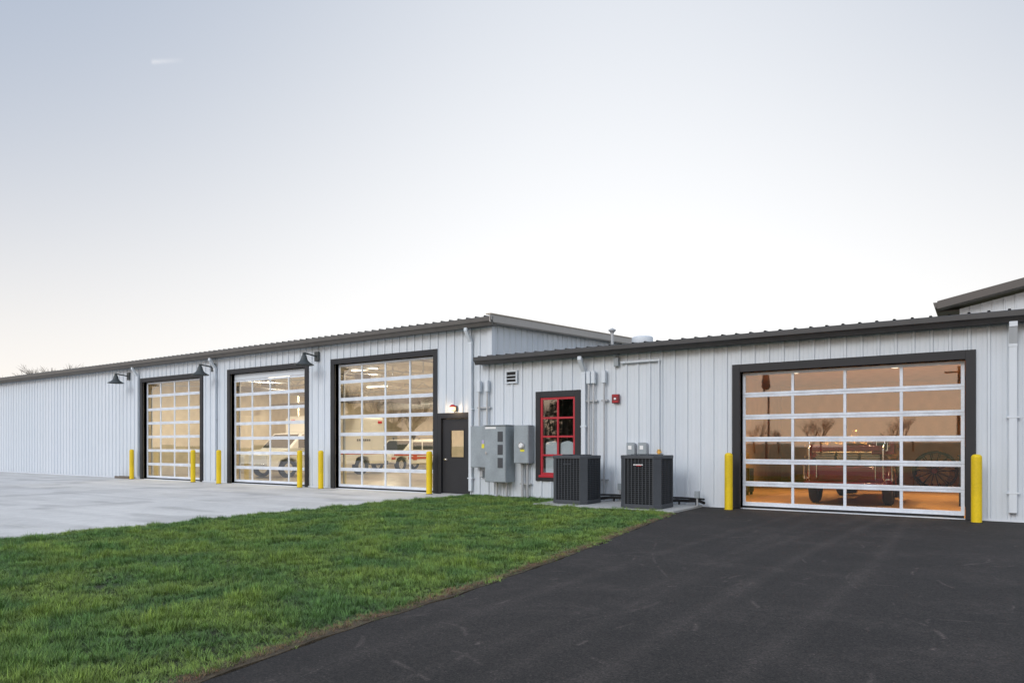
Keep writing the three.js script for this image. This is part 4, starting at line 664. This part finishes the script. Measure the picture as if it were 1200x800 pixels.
{ // hand drawn hose cart with a tall spoked wheel, side on
  const t = thing('hose_cart', 'antique hand drawn hose cart with tall spoked wheels beyond the fire engine', 'cart', [-1.22, 0, -9.6]);
  const W = (z) => { const w = new THREE.Group(); w.name = 'wheel'; w.position.set(0, 0.615, z); t.add(w); part('rim', M.black, w, g => g.torus(0.58, 0.035, [0, 0, 0], 44, 8)); part('hub', M.engineRed, w, g => g.cyl([0, 0, -0.09], [0, 0, 0.09], 0.08, 0.08, 14)); for (let k = 0; k < 14; k++) part('spoke', M.black, w, g => g.cyl([Math.cos(k * 0.4488) * 0.06, Math.sin(k * 0.4488) * 0.06, 0], [Math.cos(k * 0.4488) * 0.56, Math.sin(k * 0.4488) * 0.56, 0], 0.018, 0.014, 7)); };
  W(0); W(-0.95);
  part('axle', M.black, t, g => g.cyl([0, 0.62, -1.0], [0, 0.62, 0.05], 0.03)); part('reel', M.straw, t, g => { g.cyl([0, 0.62, -0.82], [0, 0.62, -0.13], 0.30, 0.30, 22); g.cyl([0, 0.62, -0.13], [0, 0.62, -0.11], 0.40, 0.40, 22); g.cyl([0, 0.62, -0.84], [0, 0.62, -0.82], 0.40, 0.40, 22); });
  part('handle', M.wood, t, g => { g.bar([0.2, 0.72, -0.2], [-0.7, 0.36, -0.45], 0.05); g.bar([0.2, 0.72, -0.75], [-0.7, 0.36, -0.5], 0.05); g.bar([-0.66, 0.36, -0.75], [-0.66, 0.36, -0.2], 0.045); g.bar([-0.6, 0.0, -0.47], [-0.6, 0.37, -0.47], 0.045); });
  const b = thing('display_stand', 'narrow black display stand at the side of the show room', 'stand', [-0.28, 0.001, -3.6]); part('cabinet_body', M.black, b, g => g.box(-0.16, 0.16, 0, 1.15, -0.2, 0.2, 0.01)); part('top_cover', M.black, b, g => { g.box(-0.19, 0.19, 1.151, 1.18, -0.23, 0.23, 0.006); g.lathe([[0.14, 0], [0.12, 0.1], [0.05, 0.2], [0, 0.22]], [0, 1.18, 0], 14); });
  const s = thing('side_cabinet', 'low dark cabinet against the tan wall of the show room', 'cabinet', [-5.85, 0.001, -4.6]); part('cabinet_body', M.black, s, g => { g.box(-0.4, 0.4, 0.08, 0.75, -0.25, 0.25, 0.01); for (const [i, j] of [[-1, -1], [1, -1], [1, 1], [-1, 1]]) g.box(i * 0.34 - 0.03, i * 0.34 + 0.03, 0, 0.08, j * 0.2 - 0.03, j * 0.2 + 0.03); }); part('drawer_front', M.steelDark, s, g => { g.box(-0.37, 0.37, 0.12, 0.41, 0.251, 0.262, 0.003); g.box(-0.37, 0.37, 0.43, 0.72, 0.251, 0.262, 0.003); });
  for (const [z, l] of [[-2.2, 'dark turnout coat hung on the tan wall, nearer the glass door'], [-3.0, 'dark turnout coat hung on the tan wall, farther from the glass door']]) { const c = thing('turnout_coat', l, 'coat', [-6.29, 1.0, z], 0, 'coats hung on the show room wall'); part('cloth', M.black, c, g => { g.box(0.03, 0.16, 0.0, 0.75, -0.2, 0.2, 0.05); g.box(0.04, 0.14, 0.15, 0.7, -0.32, -0.2, 0.04); g.box(0.04, 0.14, 0.15, 0.7, 0.2, 0.32, 0.04); }); part('hook', M.chrome, c, g => g.cyl([0, 0.78, 0], [0.1, 0.76, 0], 0.015)); }
}

// ---------------------------------------------------------------- trees and things round about
function bareTree(name, label, x, z, h, seed, group, twig = 1) {
  const r = rng(seed), t = thing(name, label, 'tree', [x, -0.06, z], r() * 6, group), trunk = new GB(), crown = new GB();
  const grow = (p, d, len, rad, depth) => {
    const q = p.clone().addScaledVector(d, len), into = depth <= 1 ? trunk : crown;
    into.cyl(p.toArray(), q.toArray(), rad, rad * 0.66, depth < 2 ? 8 : depth < 4 ? 4 : 3, depth > 1);
    if (depth >= 6) return;
    const n = depth === 0 ? 4 : depth < 4 ? 3 : 2 + (twig > 1 ? 1 : 0);
    for (let k = 0; k < n; k++) { const a = r() * 6.283, s = 0.35 + 0.5 * r(), u = new THREE.Vector3(Math.cos(a) * s, 0.35 * r() - 0.02, Math.sin(a) * s), start = p.clone().addScaledVector(d, len * (k === 0 ? 1 : 0.55 + 0.45 * r())); grow(start, d.clone().add(u).normalize(), len * (0.62 + 0.2 * r()), rad * (0.52 + 0.1 * r()), depth + 1); }
  };
  grow(new THREE.Vector3(), new THREE.Vector3(0.03, 1, 0.02).normalize(), h * 0.27, h * 0.022, 0);
  trunk.build('trunk', M.bark, t); crown.build('crown', M.bark, t);
  return t;
}
function evergreen(label, x, z, h, w, seed, group) {
  const r = rng(seed), t = thing('evergreen_tree', label, 'tree', [x, -0.06, z], 0, group), g = new GB(); 
  part('trunk', M.bark, t, q => q.cyl([0, 0, 0], [0, h * 0.95, 0], h * 0.018, 0.01, 8));
  const pos = [];
  for (let i = 0; i < 11000; i++) {
    const y = Math.pow(r(), 1.25), R = (w / 2) * (1 - y) * (0.75 + 0.35 * Math.sin(y * 40 + i % 5)), q = Math.sqrt(r()) * Math.max(0.05, R), a = r() * 6.283, cx = Math.cos(a) * q, cz = Math.sin(a) * q, cy = h * (0.06 + 0.94 * y) - q * 0.25, s = 0.18 + 0.28 * r(), b = a + (r() - 0.5);
    pos.push(cx, cy, cz, cx + Math.cos(b) * s, cy - s * 0.45, cz + Math.sin(b) * s, cx + Math.cos(b + 0.7) * s * 0.8, cy - s * 0.1 * r(), cz + Math.sin(b + 0.7) * s * 0.8);
  }
  const bg = new THREE.BufferGeometry(); bg.setAttribute('position', new THREE.Float32BufferAttribute(pos, 3)); bg.computeVertexNormals();
  const m = new THREE.Mesh(bg, new THREE.MeshStandardMaterial({ color: rgb(0.035, 0.055, 0.028), roughness: 0.9, side: THREE.DoubleSide })); m.name = 'crown'; t.add(m);
}
// beyond the roof of the hall
bareTree('bare_tree', 'bare brown tree top showing above the far end of the hall roof', -87.5, -21.8, 14.7, 101, null, 2);
bareTree('bare_tree', 'smaller bare tree top beside the brown one above the hall roof', -84.0, -24.5, 13.0, 113, null, 2);
// across the field, mirrored in the glass
for (const [x, z, h, s] of [[-27.5, 88, 6.6, 5], [-25.0, 92, 5.6, 6], [-18.5, 90, 6.4, 7], [-20.5, 94, 5.8, 17], [-10.4, 90, 5.6, 18], [-46, 60, 9, 8], [-52, 56, 10, 9], [-62, 52, 11, 10], [-58, 44, 9, 14], [-70, 50, 12, 15], [-9, 105, 7, 16]]) bareTree('bare_tree', 'bare tree across the field, mirrored in the door glass', x, z, h, 300 + s, 'bare trees across the field');
for (const [x, z, h, w] of [[-24.2, 28.4, 9.2, 7.0], [-27.9, 27.2, 5.6, 4.6]]) evergreen('dark evergreen tree mirrored in the red window', x, z, h, w, Math.round(x * -10), 'evergreen trees by the drive');
{
  const f = thing('flagpole', 'tall dark pole with a furled flag mirrored in the wide door', 'flagpole', [-14.4, -0.06, 42]); part('pole', M.steelDark, f, g => g.cyl([0, 0, 0], [0, 8.2, 0], 0.10, 0.06, 10)); part('flag', M.steelDark, f, g => g.lathe([[0.02, 7.9], [0.16, 7.6], [0.30, 6.9], [0.34, 6.3], [0.2, 6.1], [0.02, 6.1]], [0.12, 0, 0], 10));
  const u = thing('utility_pole', 'wooden utility pole mirrored in the wide door', 'pole', [-1.2, -0.06, 44]); part('pole', M.bark, u, g => g.cyl([0, 0, 0], [0, 7.2, 0], 0.13, 0.09, 8)); part('transformer', M.boxGrey, u, g => g.cyl([0.25, 5.6, 0], [0.25, 6.4, 0], 0.2, 0.2, 12)); part('crossarm', M.bark, u, g => g.box(-0.9, 0.9, 6.7, 6.82, -0.06, 0.06));
  const h = thing('farm_house', 'white house across the field mirrored in the tall door glass', 'house', [-58, -0.06, 40], 0.8); part('wall', M.vehicle, h, g => g.box(-5, 5, 0, 3.2, -3.5, 3.5)); part('roof', M.roof, h, g => g.prismX([[-4, 3.2], [0, 5.6], [4, 3.2]], -5.4, 5.4)); for (const x of [-3.4, 0.6, 3]) part('window', M.darkGlass, h, g => g.box(x - 0.5, x + 0.5, 1, 2.3, -3.53, -3.501)); part('door', M.brown, h, g => g.box(-1.6, -0.7, 0, 2.1, -3.54, -3.501));
}

scene.traverse(o => { if (o.isMesh) { o.castShadow = true; o.receiveShadow = true; } });
renderer.render(scene, camera);
